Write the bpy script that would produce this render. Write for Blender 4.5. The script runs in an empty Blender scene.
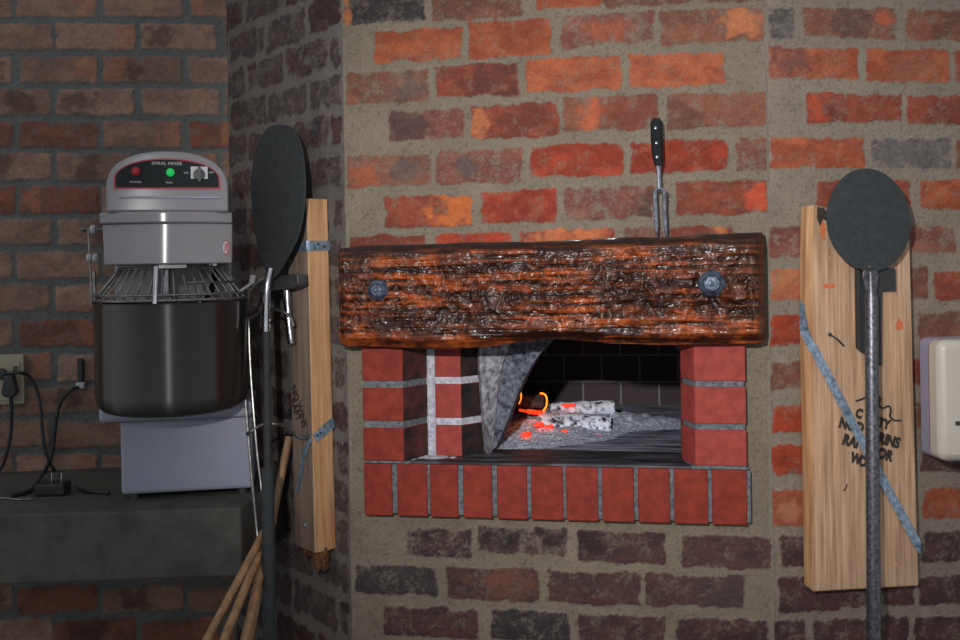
import bpy, bmesh, math, random
import numpy as np
from mathutils import Vector, Matrix
random.seed(7)
SC = bpy.context.scene
COL = SC.collection
H = 1.45            # camera height
F = 1000.0          # focal length in pixels (960 wide frame)
ROLL = 0.0165
HZ = -58.0          # horizon, px relative to the frame centre

# ------------------------------------------------------------------ measuring
def ray(u, v):
    du, dv = u-480.0, v-320.0
    a = du - ROLL*dv
    b = dv + ROLL*du
    return Vector((a/F, 1.0, -(b-HZ)/F))
CAM = Vector((0, 0, H))
def P(u, v, d): return CAM + ray(u, v)*d
class Plane:
    def __init__(s, A, B):
        s.O = Vector((A[0], A[1], 0)); d = Vector((B[0]-A[0], B[1]-A[1], 0))
        s.L = d.length; s.e = d.normalized(); s.n = Vector((s.e.y, -s.e.x, 0))
    def hit(s, u, v, off=0.0):
        r = ray(u, v); q = s.O + s.n*off
        return CAM + r*((q-CAM).dot(s.n)/r.dot(s.n))
    def sz(s, u, v, off=0.0):
        p = s.hit(u, v, off); return (p-s.O).dot(s.e), p.z
    def W(s, a, z, off=0.0): return s.O + s.e*a + s.n*off + Vector((0, 0, z))
    def rect(s, u0, v0, u1, v1, off=0.0):
        uc, vc = (u0+u1)/2, (v0+v1)/2
        return s.sz(u0, vc, off)[0], s.sz(u1, vc, off)[0], s.sz(uc, v1, off)[1], s.sz(uc, v0, off)[1]
    def rot(s): return math.atan2(s.e.y, s.e.x)
AR = P(767, 262, 2.40)                       # arris between the middle and right brick faces
th = math.radians(9.8)
tC = 0
def on_line(o, dx, dy, u):                   # point of a plan line on the sight line of column u
    r = ray(u, 262); t = (o.y*r.x - o.x)/(dx - dy*r.x); return Vector((o.x+dx*t, o.y+dy*t, 0))
CC = on_line(AR, -math.cos(th), math.sin(th), 345)          # chimney corner
th2 = math.radians(6.5)
RE = Vector((AR.x+1.5*math.cos(th2), AR.y+1.5*math.sin(th2), 0))
fd = P(230, 262, 3.08)
LE = Vector((fd.x-1.7*math.cos(math.radians(8)), fd.y-1.7*math.sin(math.radians(8)), 0))
PC = Plane(CC, AR); PR = Plane(AR, RE); PF = Plane(fd, CC); PL = Plane(LE, fd)

# ------------------------------------------------------------------ materials
def lin(c):
    r = []
    for x in c[:3]:
        x = x/255.0
        r.append(x/12.92 if x <= 0.04045 else ((x+0.055)/1.055)**2.4)
    return r
def rgba(c, k=1.0): return [min(1, x*k) for x in lin(c)]+[1]
def newmat(name):
    m = bpy.data.materials.new(name); m.use_nodes = True
    nt = m.node_tree; b = nt.nodes['Principled BSDF']; return m, nt, b
def noise_node(nt, scale, detail=4, stretch=None, rough=0.6):
    tc = nt.nodes.new('ShaderNodeTexCoord'); mp = nt.nodes.new('ShaderNodeMapping')
    nt.links.new(tc.outputs['Object'], mp.inputs['Vector'])
    if stretch: mp.inputs['Scale'].default_value = stretch
    n = nt.nodes.new('ShaderNodeTexNoise'); n.inputs['Scale'].default_value = scale
    n.inputs['Detail'].default_value = detail; n.inputs['Roughness'].default_value = rough
    nt.links.new(mp.outputs['Vector'], n.inputs['Vector']); return n
def add_bump(nt, b, src, strength, dist=0.002):
    bp = nt.nodes.new('ShaderNodeBump'); bp.inputs['Strength'].default_value = strength
    bp.inputs['Distance'].default_value = dist
    nt.links.new(src, bp.inputs['Height']); nt.links.new(bp.outputs['Normal'], b.inputs['Normal'])
def mat(name, c, c2=None, rough=0.6, metal=0.0, scale=30, stretch=None, bump=0.2, dist=0.001, coat=0.0, lo=0.35, hi=0.65, spec=0.5, attr=False):
    m, nt, b = newmat(name)
    b.inputs['Roughness'].default_value = rough; b.inputs['Metallic'].default_value = metal
    b.inputs['Coat Weight'].default_value = coat; b.inputs['Coat Roughness'].default_value = 0.15
    b.inputs['Specular IOR Level'].default_value = spec
    n = noise_node(nt, scale, 5, stretch)
    cr = nt.nodes.new('ShaderNodeValToRGB')
    cr.color_ramp.elements[0].position = lo; cr.color_ramp.elements[1].position = hi
    cr.color_ramp.elements[0].color = rgba(c); cr.color_ramp.elements[1].color = rgba(c2 or tuple(x*1.08 for x in c))
    nt.links.new(n.outputs['Fac'], cr.inputs['Fac'])
    if attr:
        a = nt.nodes.new('ShaderNodeAttribute'); a.attribute_name = 'Col'
        mx = nt.nodes.new('ShaderNodeMixRGB'); mx.blend_type = 'MULTIPLY'; mx.inputs[0].default_value = 1
        nt.links.new(a.outputs['Color'], mx.inputs[1]); nt.links.new(cr.outputs['Color'], mx.inputs[2])
        nt.links.new(mx.outputs['Color'], b.inputs['Base Color'])
    else:
        nt.links.new(cr.outputs['Color'], b.inputs['Base Color'])
    if bump: add_bump(nt, b, n.outputs['Fac'], bump, dist)
    return m
def emit(name, c, s):
    m, nt, b = newmat(name)
    b.inputs['Base Color'].default_value = rgba(c); b.inputs['Emission Color'].default_value = rgba(c)
    b.inputs['Emission Strength'].default_value = s; b.inputs['Roughness'].default_value = 0.5
    return m
MW = (255, 255, 255)
M = {}
M['wall'] = mat('brick_and_mortar', (215, 215, 215), MW, rough=0.8, scale=260, bump=0.5, dist=0.002, attr=True, spec=0.25)
M['corner_mortar'] = mat('corner_mortar', (110, 101, 90), (126, 116, 104), rough=0.9, scale=60, bump=0.5)
M['lintel'] = mat('varnished_log', (190, 190, 190), MW, rough=0.42, scale=160, stretch=(.15, 1, 1), bump=0.3, dist=0.001, attr=True, coat=0.16, spec=0.22)
M['pine'] = mat('pine', (150, 116, 90), (200, 164, 134), rough=0.75, scale=120, stretch=(1, 1, .035), bump=0.5)
M['pine_edge'] = mat('pine_edge', (158, 112, 76), (204, 158, 114), rough=0.65, scale=60, stretch=(1, 1, .07), bump=0.4)
M['pine_shaded'] = mat('shaded_pine', (104, 88, 76), (142, 122, 106), rough=0.8, scale=70, stretch=(1, 1, .05), bump=0.4)  # greyed pine: the dim shade of the wide post face is in the colour
M['rot'] = mat('rotten_wood', (46, 30, 22), (128, 80, 46), rough=0.9, scale=60, bump=1, dist=0.006)
M['pole'] = mat('pole_wood', (132, 98, 70), (170, 132, 98), rough=0.6, scale=50, stretch=(1, 1, .1), bump=0.2)
M['galv'] = mat('galvanised_steel', (108, 126, 146), (168, 188, 208), rough=0.38, metal=0.6, scale=90, bump=0.3)
M['pipe'] = mat('steel_pipe', (74, 74, 80), (122, 122, 130), rough=0.4, metal=0.8, scale=120, bump=0.5)
M['chrome'] = mat('chrome', (170, 170, 175), (190, 190, 195), rough=0.16, metal=1.0, scale=40, bump=0)
M['rod'] = mat('dull_steel_rod', (110, 108, 106), (150, 148, 146), rough=0.32, metal=0.85, scale=80, bump=0.2)
M['black_iron'] = mat('black_iron', (50, 53, 55), (58, 61, 63), rough=0.7, metal=0.0, scale=60, bump=0.15, spec=0.15)
M['dark_steel'] = mat('dark_steel', (72, 72, 72), (92, 90, 88), rough=0.45, metal=0.5, scale=50, bump=0.2)
M['black_plastic'] = mat('black_plastic', (36, 38, 40), (46, 48, 50), rough=0.45, scale=30, bump=0)
M['fork_handle'] = mat('fork_handle_black', (16, 18, 20), (26, 28, 30), rough=0.7, scale=30, bump=0, spec=.15)
M['fork_steel'] = mat('fork_steel', (120, 124, 140), (176, 180, 196), rough=0.25, metal=0.9, scale=80, bump=0.2)
M['enamel'] = mat('grey_enamel', (132, 129, 133), (138, 135, 139), rough=0.2, scale=5, bump=0, coat=0.0, spec=.8)
M['enamel'].node_tree.nodes['Principled BSDF'].inputs['Coat Roughness'].default_value = .05
M['enamel_base'] = mat('white_enamel', (150, 152, 168), (156, 158, 174), rough=0.4, scale=5, bump=0)
M['stainless'] = mat('stainless_bowl', (34, 33, 33), (40, 39, 38), rough=0.31, metal=0.1, scale=8, stretch=(1, 1, 8), bump=0)
M['panel_black'] = mat('panel_black', (42, 46, 46), (46, 50, 50), rough=0.7, scale=8, bump=0, spec=.1)
M['panel_red'] = mat('panel_red', (176, 44, 60), (180, 48, 62), rough=0.4, scale=8, bump=0)
M['panel_white'] = mat('print_white', (190, 190, 196), (196, 196, 200), rough=0.5, scale=8, bump=0)
M['lamp_green'] = emit('green_lamp', (20, 190, 90), 0.35)
M['lamp_red'] = emit('red_lamp', (150, 20, 40), 0.12)
M['red_brick'] = mat('face_brick', (112, 36, 26), (138, 47, 34), rough=0.7, scale=40, bump=0.4, spec=0.3)
M['red_brick2'] = mat('face_brick_pale', (136, 52, 46), (158, 64, 58), rough=0.7, scale=40, bump=0.4, spec=0.3)
M['shaded_brick'] = mat('shaded_face_brick', (30, 17, 17), (96, 42, 38), rough=0.75, scale=22, bump=0.5, lo=0.35, hi=0.75)  # face brick with the shade of the inner jamb faces in its colour
M['black_brick'] = mat('shaded_black_brick', (14, 11, 12), (66, 40, 40), rough=0.8, scale=26, bump=0.5, lo=.4, hi=.8)  # darker still: shade of the second inner faces put into the colour
M['joint'] = mat('cement_joint', (70, 75, 80), (116, 119, 123), rough=0.9, scale=120, bump=0.6, dist=0.002)
M['plaster'] = mat('white_mortar', (150, 150, 162), (200, 198, 208), rough=0.9, scale=90, bump=0.6, dist=0.003)
M['arch'] = mat('sooty_plaster', (10, 11, 14), (128, 132, 146), rough=0.95, scale=75, bump=1, dist=0.005, lo=0.3, hi=0.72)
M['arch_pale'] = mat('arch_pale_mortar', (92, 90, 94), (176, 174, 182), rough=0.95, scale=60, bump=1, dist=0.005)
M['hearth'] = mat('hearth_stone', (44, 45, 52), (160, 166, 186), rough=0.85, scale=14, stretch=(.4, 2.4, 1), bump=0.5, lo=0.34, hi=0.6)
M['hearth_dark'] = mat('dark_hearth_slab', (20, 19, 21), (104, 104, 114), rough=0.6, scale=12, stretch=(.5, 3, 1), bump=0.4, lo=0.42, hi=0.78)
M['bolt'] = mat('bolt_steel', (48, 56, 70), (92, 104, 122), rough=0.4, metal=0.5, scale=90, bump=0.6, dist=.003)
M['ash'] = mat('ash', (128, 138, 168), (236, 244, 255), rough=1, scale=120, bump=1, dist=0.006, lo=0.35, hi=0.62)
M['burnt_log'] = mat('ash_covered_log', (40, 42, 52), (232, 236, 250), rough=1, scale=52, bump=1, dist=0.006, lo=0.38, hi=0.52)
M['char'] = mat('charcoal', (14, 13, 14), (62, 58, 60), rough=0.9, scale=50, bump=1, dist=0.004)
M['ember'] = emit('ember', (255, 46, 12), 1.5)
M['flame'] = emit('flame', (255, 120, 20), 2.2)
M['concrete'] = mat('concrete_slab', (68, 68, 63), (86, 84, 79), rough=0.85, scale=16, bump=0.4, dist=0.003)
M['cream'] = mat('cream_plastic', (164, 156, 134), (168, 160, 138), rough=0.5, scale=8, bump=0)
M['ivory'] = mat('ivory_plastic', (186, 178, 164), (192, 184, 170), rough=0.4, scale=8, bump=0)
M['lilac'] = mat('lilac_back_shell', (170, 162, 186), (174, 166, 190), rough=0.5, scale=8, bump=0)
M['floor'] = mat('floor_screed', (70, 66, 62), (90, 84, 78), rough=0.8, scale=6, bump=0.3)
M['white_plastic'] = mat('white_plastic', (180, 180, 184), (184, 184, 188), rough=0.5, scale=8, bump=0)
M['ink'] = mat('stencil_ink', (34, 32, 30), (58, 52, 46), rough=0.8, scale=200, bump=0)
M['red_chalk'] = mat('red_crayon', (186, 84, 46), (206, 120, 76), rough=0.9, scale=200, bump=0)
def oven_brick():
    m, nt, b = newmat('soot_black_firebrick')
    tc = nt.nodes.new('ShaderNodeTexCoord'); mp = nt.nodes.new('ShaderNodeMapping')
    mp.inputs['Rotation'].default_value = (math.pi/2, 0, 0)
    br = nt.nodes.new('ShaderNodeTexBrick'); nt.links.new(tc.outputs['Object'], mp.inputs['Vector']); nt.links.new(mp.outputs['Vector'], br.inputs['Vector'])
    br.inputs['Scale'].default_value = 1; br.inputs['Brick Width'].default_value = 0.13; br.inputs['Row Height'].default_value = 0.092
    br.inputs['Mortar Size'].default_value = 0.004; br.inputs['Mortar Smooth'].default_value = 0.4
    br.inputs['Color1'].default_value = rgba((74, 62, 64)); br.inputs['Color2'].default_value = rgba((56, 47, 51)); br.inputs['Mortar'].default_value = rgba((120, 116, 122))
    nt.links.new(br.outputs['Color'], b.inputs['Base Color']); b.inputs['Roughness'].default_value = 0.9
    return m
M['oven'] = oven_brick()

def aniso(m, amt, bump=0.0):
    nt = m.node_tree; b = nt.nodes['Principled BSDF']; b.inputs['Anisotropic'].default_value = amt
    b.inputs['Anisotropic Rotation'].default_value = .25; t = nt.nodes.new('ShaderNodeTangent'); t.direction_type = 'RADIAL'; t.axis = 'Z'; nt.links.new(t.outputs[0], b.inputs['Tangent'])
aniso(M['stainless'], .99); M['stainless'].node_tree.nodes['Principled BSDF'].inputs['Specular IOR Level'].default_value = 1.0; M['stainless'].node_tree.nodes['Principled BSDF'].inputs['IOR'].default_value = 1.55
aniso(M['enamel'], .93)
# ------------------------------------------------------------------ object helpers
WM = {}
def root(name, label, cat, loc, rz=0.0, group=None):
    o = bpy.data.objects.new(name, None); COL.objects.link(o); o.empty_display_size = 0.05
    o.location = loc; o.rotation_euler = (0, 0, rz)
    WM[o.name] = Matrix.Translation(loc) @ Matrix.Rotation(rz, 4, 'Z')
    tag(o, label, cat, group); return o
def tag(o, label=None, cat=None, group=None, kind=None):
    if label: o['label'] = label
    if cat: o['category'] = cat
    if group: o['group'] = group
    if kind: o['kind'] = kind
    return o
def obj(name, bm, m, parent=None, base=None, smooth=False, bevel=0.0, label=None, sharp=40):
    """bm has world coordinates; stored relative to the parent (or to base)."""
    me = bpy.data.meshes.new(name)
    if isinstance(bm, bmesh.types.BMesh):
        bmesh.ops.recalc_face_normals(bm, faces=bm.faces); bm.to_mesh(me); bm.free()
    else:
        me = bm
    if parent is not None: w = WM[parent.name]
    else: w = Matrix.Translation(Vector(base) if base is not None else Vector((0, 0, 0)))
    me.transform(w.inverted())
    o = bpy.data.objects.new(name, me); COL.objects.link(o)
    if parent is not None: o.parent = parent
    else: o.location = w.translation
    WM[o.name] = w
    ms = m if isinstance(m, (list, tuple)) else [m]
    for x in ms: me.materials.append(x)
    if smooth:
        for p in me.polygons: p.use_smooth = True
        try: me.set_sharp_from_angle(angle=math.radians(sharp))
        except Exception: pass
    if bevel:
        b = o.modifiers.new('b', 'BEVEL'); b.width = bevel; b.segments = 2; b.limit_method = 'ANGLE'
    if label: o['label'] = label
    return o
def quadbox(bm, p8):
    v = [bm.verts.new(p) for p in p8]
    for f in ((0, 1, 2, 3), (4, 5, 6, 7), (0, 1, 5, 4), (1, 2, 6, 5), (2, 3, 7, 6), (3, 0, 4, 7)): bm.faces.new([v[i] for i in f])
def pbox(bm, pl, s0, s1, z0, z1, o0, o1):
    quadbox(bm, [pl.W(s0, z0, o0), pl.W(s1, z0, o0), pl.W(s1, z1, o0), pl.W(s0, z1, o0), pl.W(s0, z0, o1), pl.W(s1, z0, o1), pl.W(s1, z1, o1), pl.W(s0, z1, o1)])
def abox(bm, x0, x1, y0, y1, z0, z1):
    quadbox(bm, [(x0, y0, z0), (x1, y0, z0), (x1, y1, z0), (x0, y1, z0), (x0, y0, z1), (x1, y0, z1), (x1, y1, z1), (x0, y1, z1)])
def smoothpts(pts, n=6):
    pts = [Vector(p) for p in pts]
    if len(pts) < 3: return pts
    q = [pts[0]*2-pts[1]]+pts+[pts[-1]*2-pts[-2]]; out = []
    for i in range(1, len(q)-2):
        for k in range(n):
            t = k/n; a, b, c, d = q[i-1], q[i], q[i+1], q[i+2]
            out.append(0.5*((2*b)+(c-a)*t+(2*a-5*b+4*c-d)*t*t+(3*b-a-3*c+d)*t**3))
    out.append(pts[-1]); return out
def tube(bm, pts, r, seg=10, caps=True):
    pts = [Vector(p) for p in pts]; n = len(pts)
    rs = r if isinstance(r, (list, tuple)) else [r]*n
    t0 = (pts[1]-pts[0]).normalized()
    up = Vector((0, 0, 1)) if abs(t0.z) < 0.9 else Vector((0, 1, 0))
    x = t0.cross(up).normalized(); rings = []
    for i, p in enumerate(pts):
        t = (pts[min(i+1, n-1)]-pts[max(i-1, 0)]).normalized()
        x = (x-t*x.dot(t)).normalized(); y = t.cross(x)
        rings.append([bm.verts.new(p+(x*math.cos(a)+y*math.sin(a))*rs[i]) for a in [2*math.pi*k/seg for k in range(seg)]])
    for i in range(n-1):
        for k in range(seg):
            bm.faces.new((rings[i][k], rings[i][(k+1) % seg], rings[i+1][(k+1) % seg], rings[i+1][k]))
    if caps: bm.faces.new(rings[0]); bm.faces.new(rings[-1])
def lathe(bm, c, prof, seg=48, axis='Z', a0=0, a1=2*math.pi, frame=None):
    """prof: (r, h). frame=(ex,ey,ez) world axes, h along ez."""
    ex, ey, ez = frame or (Vector((1, 0, 0)), Vector((0, 1, 0)), Vector((0, 0, 1)))
    c = Vector(c); rings = []
    for r, h in prof:
        if r < 1e-6: rings.append([bm.verts.new(c+ez*h)])
        else: rings.append([bm.verts.new(c+ez*h+(ex*math.cos(2*math.pi*k/seg)+ey*math.sin(2*math.pi*k/seg))*r) for k in range(seg)])
    for a, b in zip(rings, rings[1:]):
        for k in range(seg):
            k2 = (k+1) % seg
            if len(a) == 1 and len(b) == 1: continue
            if len(a) == 1: bm.faces.new((a[0], b[k], b[k2]))
            elif len(b) == 1: bm.faces.new((a[k], a[k2], b[0]))
            else: bm.faces.new((a[k], a[k2], b[k2], b[k]))
def prism(bm, pts, vec):
    """polygon pts (world) extruded by vec"""
    vec = Vector(vec); a = [bm.verts.new(Vector(p)) for p in pts]; b = [bm.verts.new(Vector(p)+vec) for p in pts]
    bm.faces.new(a); bm.faces.new(b); n = len(pts)
    for i in range(n): bm.faces.new((a[i], a[(i+1) % n], b[(i+1) % n], b[i]))
def ribbon(bm, pts, wdir, width, ndir, thick):
    """flat strap along pts; wdir per strap or list"""
    pts = [Vector(p) for p in pts]; rings = []
    for i, p in enumerate(pts):
        t = (pts[min(i+1, len(pts)-1)]-pts[max(i-1, 0)]).normalized()
        nn = ndir[i] if isinstance(ndir, list) else ndir
        nn = (nn-t*nn.dot(t)).normalized(); w = t.cross(nn)
        rings.append([bm.verts.new(p+w*width/2), bm.verts.new(p+w*width/2+nn*thick), bm.verts.new(p-w*width/2+nn*thick), bm.verts.new(p-w*width/2)])
    for a, b in zip(rings, rings[1:]):
        for k in range(4): bm.faces.new((a[k], a[(k+1) % 4], b[(k+1) % 4], b[k]))
    bm.faces.new(rings[0]); bm.faces.new(rings[-1])
def text_mesh(body, size, origin, ex, ey, depth=0.0006, align='CENTER', shear=0.0, xs=1.0, bold=0.0):
    cu = bpy.data.curves.new('t', 'FONT'); cu.body = body; cu.size = size; cu.align_x = align; cu.align_y = 'CENTER'
    cu.extrude = depth/2; cu.offset = bold; cu.shear = shear; cu.resolution_u = 3
    o = bpy.data.objects.new('t', cu); COL.objects.link(o); bpy.context.view_layer.update()
    me = bpy.data.meshes.new_from_object(o.evaluated_get(bpy.context.evaluated_depsgraph_get()))
    bpy.data.objects.remove(o); bpy.data.curves.remove(cu)
    ez = ex.cross(ey); m = Matrix.Translation(origin) @ Matrix((ex*xs, ey, ez)).transposed().to_4x4()
    me.transform(m); return me

# ------------------------------------------------------------------ noise in numpy
def h2(i, j, s):
    x = np.sin(i*127.1+j*311.7+s*74.7)*43758.5453; return x-np.floor(x)
def vn(x, y, s=0):
    i, j = np.floor(x), np.floor(y); fx, fy = x-i, y-j
    fx = fx*fx*(3-2*fx); fy = fy*fy*(3-2*fy)
    return (h2(i, j, s)*(1-fx)+h2(i+1, j, s)*fx)*(1-fy)+(h2(i, j+1, s)*(1-fx)+h2(i+1, j+1, s)*fx)*fy
def fbm(x, y, s=0, o=4):
    t = 0; a = 0.5; n = 0
    for k in range(o): t = t+a*vn(x*2**k, y*2**k, s+k*3.1); n += a; a *= .5
    return t/n
def sm(a, b, x):
    t = np.clip((x-a)/(b-a), 0, 1); return t*t*(3-2*t)
def grid_mesh(name, X, colr, ny, nx, keep=None):
    idx = np.arange(ny*nx).reshape(ny, nx)
    q = np.stack([idx[:-1, :-1], idx[:-1, 1:], idx[1:, 1:], idx[1:, :-1]], -1).reshape(-1, 4)
    if keep is not None: q = q[keep.reshape(-1)]
    me = bpy.data.meshes.new(name)
    me.vertices.add(len(X)); me.vertices.foreach_set('co', X.astype(np.float32).ravel())
    me.loops.add(q.size); me.loops.foreach_set('vertex_index', q.astype(np.int32).ravel())
    me.polygons.add(len(q)); me.polygons.foreach_set('loop_start', np.arange(0, q.size, 4, dtype=np.int32))
    me.polygons.foreach_set('loop_total', np.full(len(q), 4, dtype=np.int32))
    me.polygons.foreach_set('use_smooth', np.ones(len(q), dtype=bool))
    me.update(calc_edges=True)
    at = me.attributes.new('Col', 'FLOAT_COLOR', 'POINT')
    c = np.ones((len(X), 4), dtype=np.float32); c[:, :3] = colr; at.data.foreach_set('color', c.ravel())
    return me

# ------------------------------------------------------------------ brick walls
KINDS = {  # two colours (sRGB), mortar speckle 0-1
 'o': ((200, 108, 70), (166, 84, 58), .08), 'b': ((188, 74, 46), (154, 60, 42), .10), 'r': ((164, 80, 60), (134, 68, 54), .10),
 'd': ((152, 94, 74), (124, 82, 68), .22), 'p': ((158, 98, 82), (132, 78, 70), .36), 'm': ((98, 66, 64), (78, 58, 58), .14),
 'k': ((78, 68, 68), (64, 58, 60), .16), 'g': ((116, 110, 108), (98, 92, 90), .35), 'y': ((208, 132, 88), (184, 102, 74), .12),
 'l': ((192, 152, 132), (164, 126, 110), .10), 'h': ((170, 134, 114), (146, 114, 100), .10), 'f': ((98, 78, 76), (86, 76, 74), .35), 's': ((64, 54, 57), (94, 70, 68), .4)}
def build_wall(name, pl, s0, s1, z0, z1, step, bricks, mortar, mortar2, hole=None, rag=0.006, relief=0.0025, K=1.0, seed=0, BK=.74):
    nx = int((s1-s0)/step)+2; ny = int((z1-z0)/step)+2
    s = np.linspace(s0, s1, nx); z = np.linspace(z0, z1, ny); S, Z = np.meshgrid(s, z)
    f1 = fbm(S*14, Z*14, seed+1, 4)[..., None]
    c = np.array(lin(mortar))*(1-f1)+np.array(lin(mortar2))*f1
    pit = sm(.74, .82, vn(S*170, Z*170, seed+5))
    c = c*(1-.25*pit[..., None])
    mc = c.copy()
    hgt = (fbm(S*22, Z*22, seed+9, 5)-.5)*.006
    e1 = (fbm(S*45, Z*45, seed+2, 3)-.5); e2 = vn(S*190, Z*190, seed+3)-.5
    spn = fbm(S*190, Z*210, seed+4, 4); cm = fbm(S*18, Z*30, seed+6, 4); st = fbm(S*90, Z*120, seed+7, 2)
    for bi, b in enumerate(bricks):
        a0, a1, b0, b1, kd = b[:5]; kw = b[5] if len(b) > 5 else ()
        m = 0.02
        i0, i1 = np.searchsorted(s, a0-m), np.searchsorted(s, a1+m); j0, j1 = np.searchsorted(z, b0-m), np.searchsorted(z, b1+m)
        if i1 <= i0 or j1 <= j0: continue
        w = np.s_[j0:j1, i0:i1]; ss, zz = S[w], Z[w]; r = .005
        dx = np.abs(ss-(a0+a1)/2)-(a1-a0)/2+r; dz = np.abs(zz-(b0+b1)/2)-(b1-b0)/2+r
        sd = np.minimum(np.maximum(dx, dz), 0)+np.hypot(np.maximum(dx, 0), np.maximum(dz, 0))-r
        big = vn(ss*16+bi*7.7, zz*16+bi*3.3, seed+11)-.5
        sd = sd+e1[w]*rag*2.2+e2[w]*rag*.7+big*rag*1.3
        mask = sm(.002, -.002, sd)
        c1, c2, sp = KINDS[kd]; c1 = tuple(x*.97+3 for x in c1); rr = random.Random(bi*13+seed)
        br = 1+rr.uniform(-.1, .1)
        q = sm(.3, .7, cm[w]+rr.uniform(-.12, .12))[..., None]
        bc = (np.array(lin(c1))*(1-q)+np.array(lin(c2))*q)*br*(.82+.36*st[w][..., None])
        spk = sm(.50-sp*.25, .86-sp*.25, spn[w]*.6+e1[w]*.5+.2)*min(.85, .45+sp)
        bc = bc*BK
        bc = bc*(1-spk[..., None])+mc[w]*spk[..., None]*1.05
        for (fx, fz, rx, rz, pc) in kw:      # patches of another colour: centre & radius as fractions of the brick
            X = (ss-a0)/(a1-a0)-fx; Y = (zz-b0)/(b1-b0)-fz
            pm = sm(1.35, .45, np.hypot(X/rx, Y/rz)+(e1[w])*2.2)*.62
            bc = bc*(1-pm[..., None])+np.array(lin(pc))*(.8+.4*st[w][..., None])*pm[..., None]
        c[w] = c[w]*(1-mask[..., None])+bc*mask[..., None]
        hgt[w] = hgt[w]*(1-mask*.6)+mask*(relief+(st[w]-.5)*.0022-spk*.001)
    c = c*K
    O, e, n = np.array(pl.O), np.array(pl.e), np.array(pl.n)
    X = O+S[..., None]*e+hgt[..., None]*n; X[..., 2] = Z
    keep = None
    if hole:
        sc, zc = (S[:-1, :-1]+S[1:, 1:])/2, (Z[:-1, :-1]+Z[1:, 1:])/2
        keep = ~((sc > hole[0]) & (sc < hole[1]) & (zc > hole[2]) & (zc < hole[3]))
    me = grid_mesh(name, X.reshape(-1, 3), c.reshape(-1, 3), ny, nx, keep)
    return tag(obj(name, me, M['wall']), kind='structure')
def px(pl, rows):
    out = []
    for b in rows:
        a0, a1, z0, z1 = pl.rect(*b[:4]); out.append((a0, a1, z0, z1, b[4])+tuple(b[5:]))
    return out
DK = (58, 54, 56); OR = (206, 126, 80); GY = (86, 84, 82); PU = (84, 60, 62)
cb = px(PC, [
 (344,-10,424,23,'k',((.03,.5,.05,.9,OR),)), (431,-13,521,19,'d'), (536,-21,598,8,'o'), (605,-24,690,5,'d'), (697,-26,764,2,'d'),
 (374,30,462,61,'o'), (468,20,549,56,'o',((.55,.5,.22,.7,(128,62,46)),)), (562,14,652,45,'p',((.45,.45,.2,.4,(160,84,60)),)), (660,9,763,43,'d',((.8,.65,.22,.4,OR),)),
 (346,72,428,103,'d',((.75,.55,.2,.4,GY),)), (434,65,517,96,'r',((.68,.45,.3,.5,(76,50,48)),)), (525,57,620,91,'o'), (627,53,724,86,'o'),
 (390,111,463,139,'p',((.25,.5,.28,.6,DK),)), (470,105,556,137,'r',((.1,.5,.1,.5,OR),)), (562,97,656,130,'d',((.3,.5,.1,.8,(196,100,62)),(.75,.5,.3,.5,(128,58,46)))), (667,93,766,127,'d',((.15,.3,.15,.4,(96,66,54)),)),
 (347,155,429,186,'d',((.7,.5,.22,.4,GY),(.2,.4,.2,.5,(170,92,62)))), (437,150,521,183,'p',((.35,.5,.12,.3,GY),)), (529,144,622,176,'b'), (629,141,727,172,'b'), (735,138,766,170,'p'),
 (384,196,471,227,'r',((.8,.5,.26,.7,(214,118,56)),)), (479,190,555,223,'b',((.5,.5,.4,.5,(118,44,40)),)), (564,187,652,219,'p',((.93,.3,.14,.6,(66,50,46)),)), (675,181,767,214,'r',((.9,.5,.1,.7,(206,84,50)),)),
 (349,236,424,266,'r'), (434,233,512,264,'b'), (519,229,614,262,'b',((.3,.8,.3,.3,OR),(.75,.8,.2,.3,OR))), (624,228,662,260,'p'), (668,226,732,258,'r',((.8,.9,.15,.4,OR),)),
 (405,529,470,556,'s'), (477,527,566,553,'s',((.3,.6,.28,.45,(40,36,38)),(.8,.6,.15,.5,(36,34,36)))), (578,532,664,562,'m',((.1,.5,.2,.6,(44,36,38)),)), (680,536,771,568,'m'),  # lower bricks darker from here: stain and dim light both in the colour
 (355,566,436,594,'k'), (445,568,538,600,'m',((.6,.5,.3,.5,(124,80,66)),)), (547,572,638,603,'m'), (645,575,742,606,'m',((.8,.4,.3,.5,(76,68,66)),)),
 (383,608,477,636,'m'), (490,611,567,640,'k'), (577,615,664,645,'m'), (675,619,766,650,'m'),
 (349,650,440,680,'m'), (450,652,540,683,'m'), (550,655,640,686,'m'), (650,657,740,690,'m')])
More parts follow.
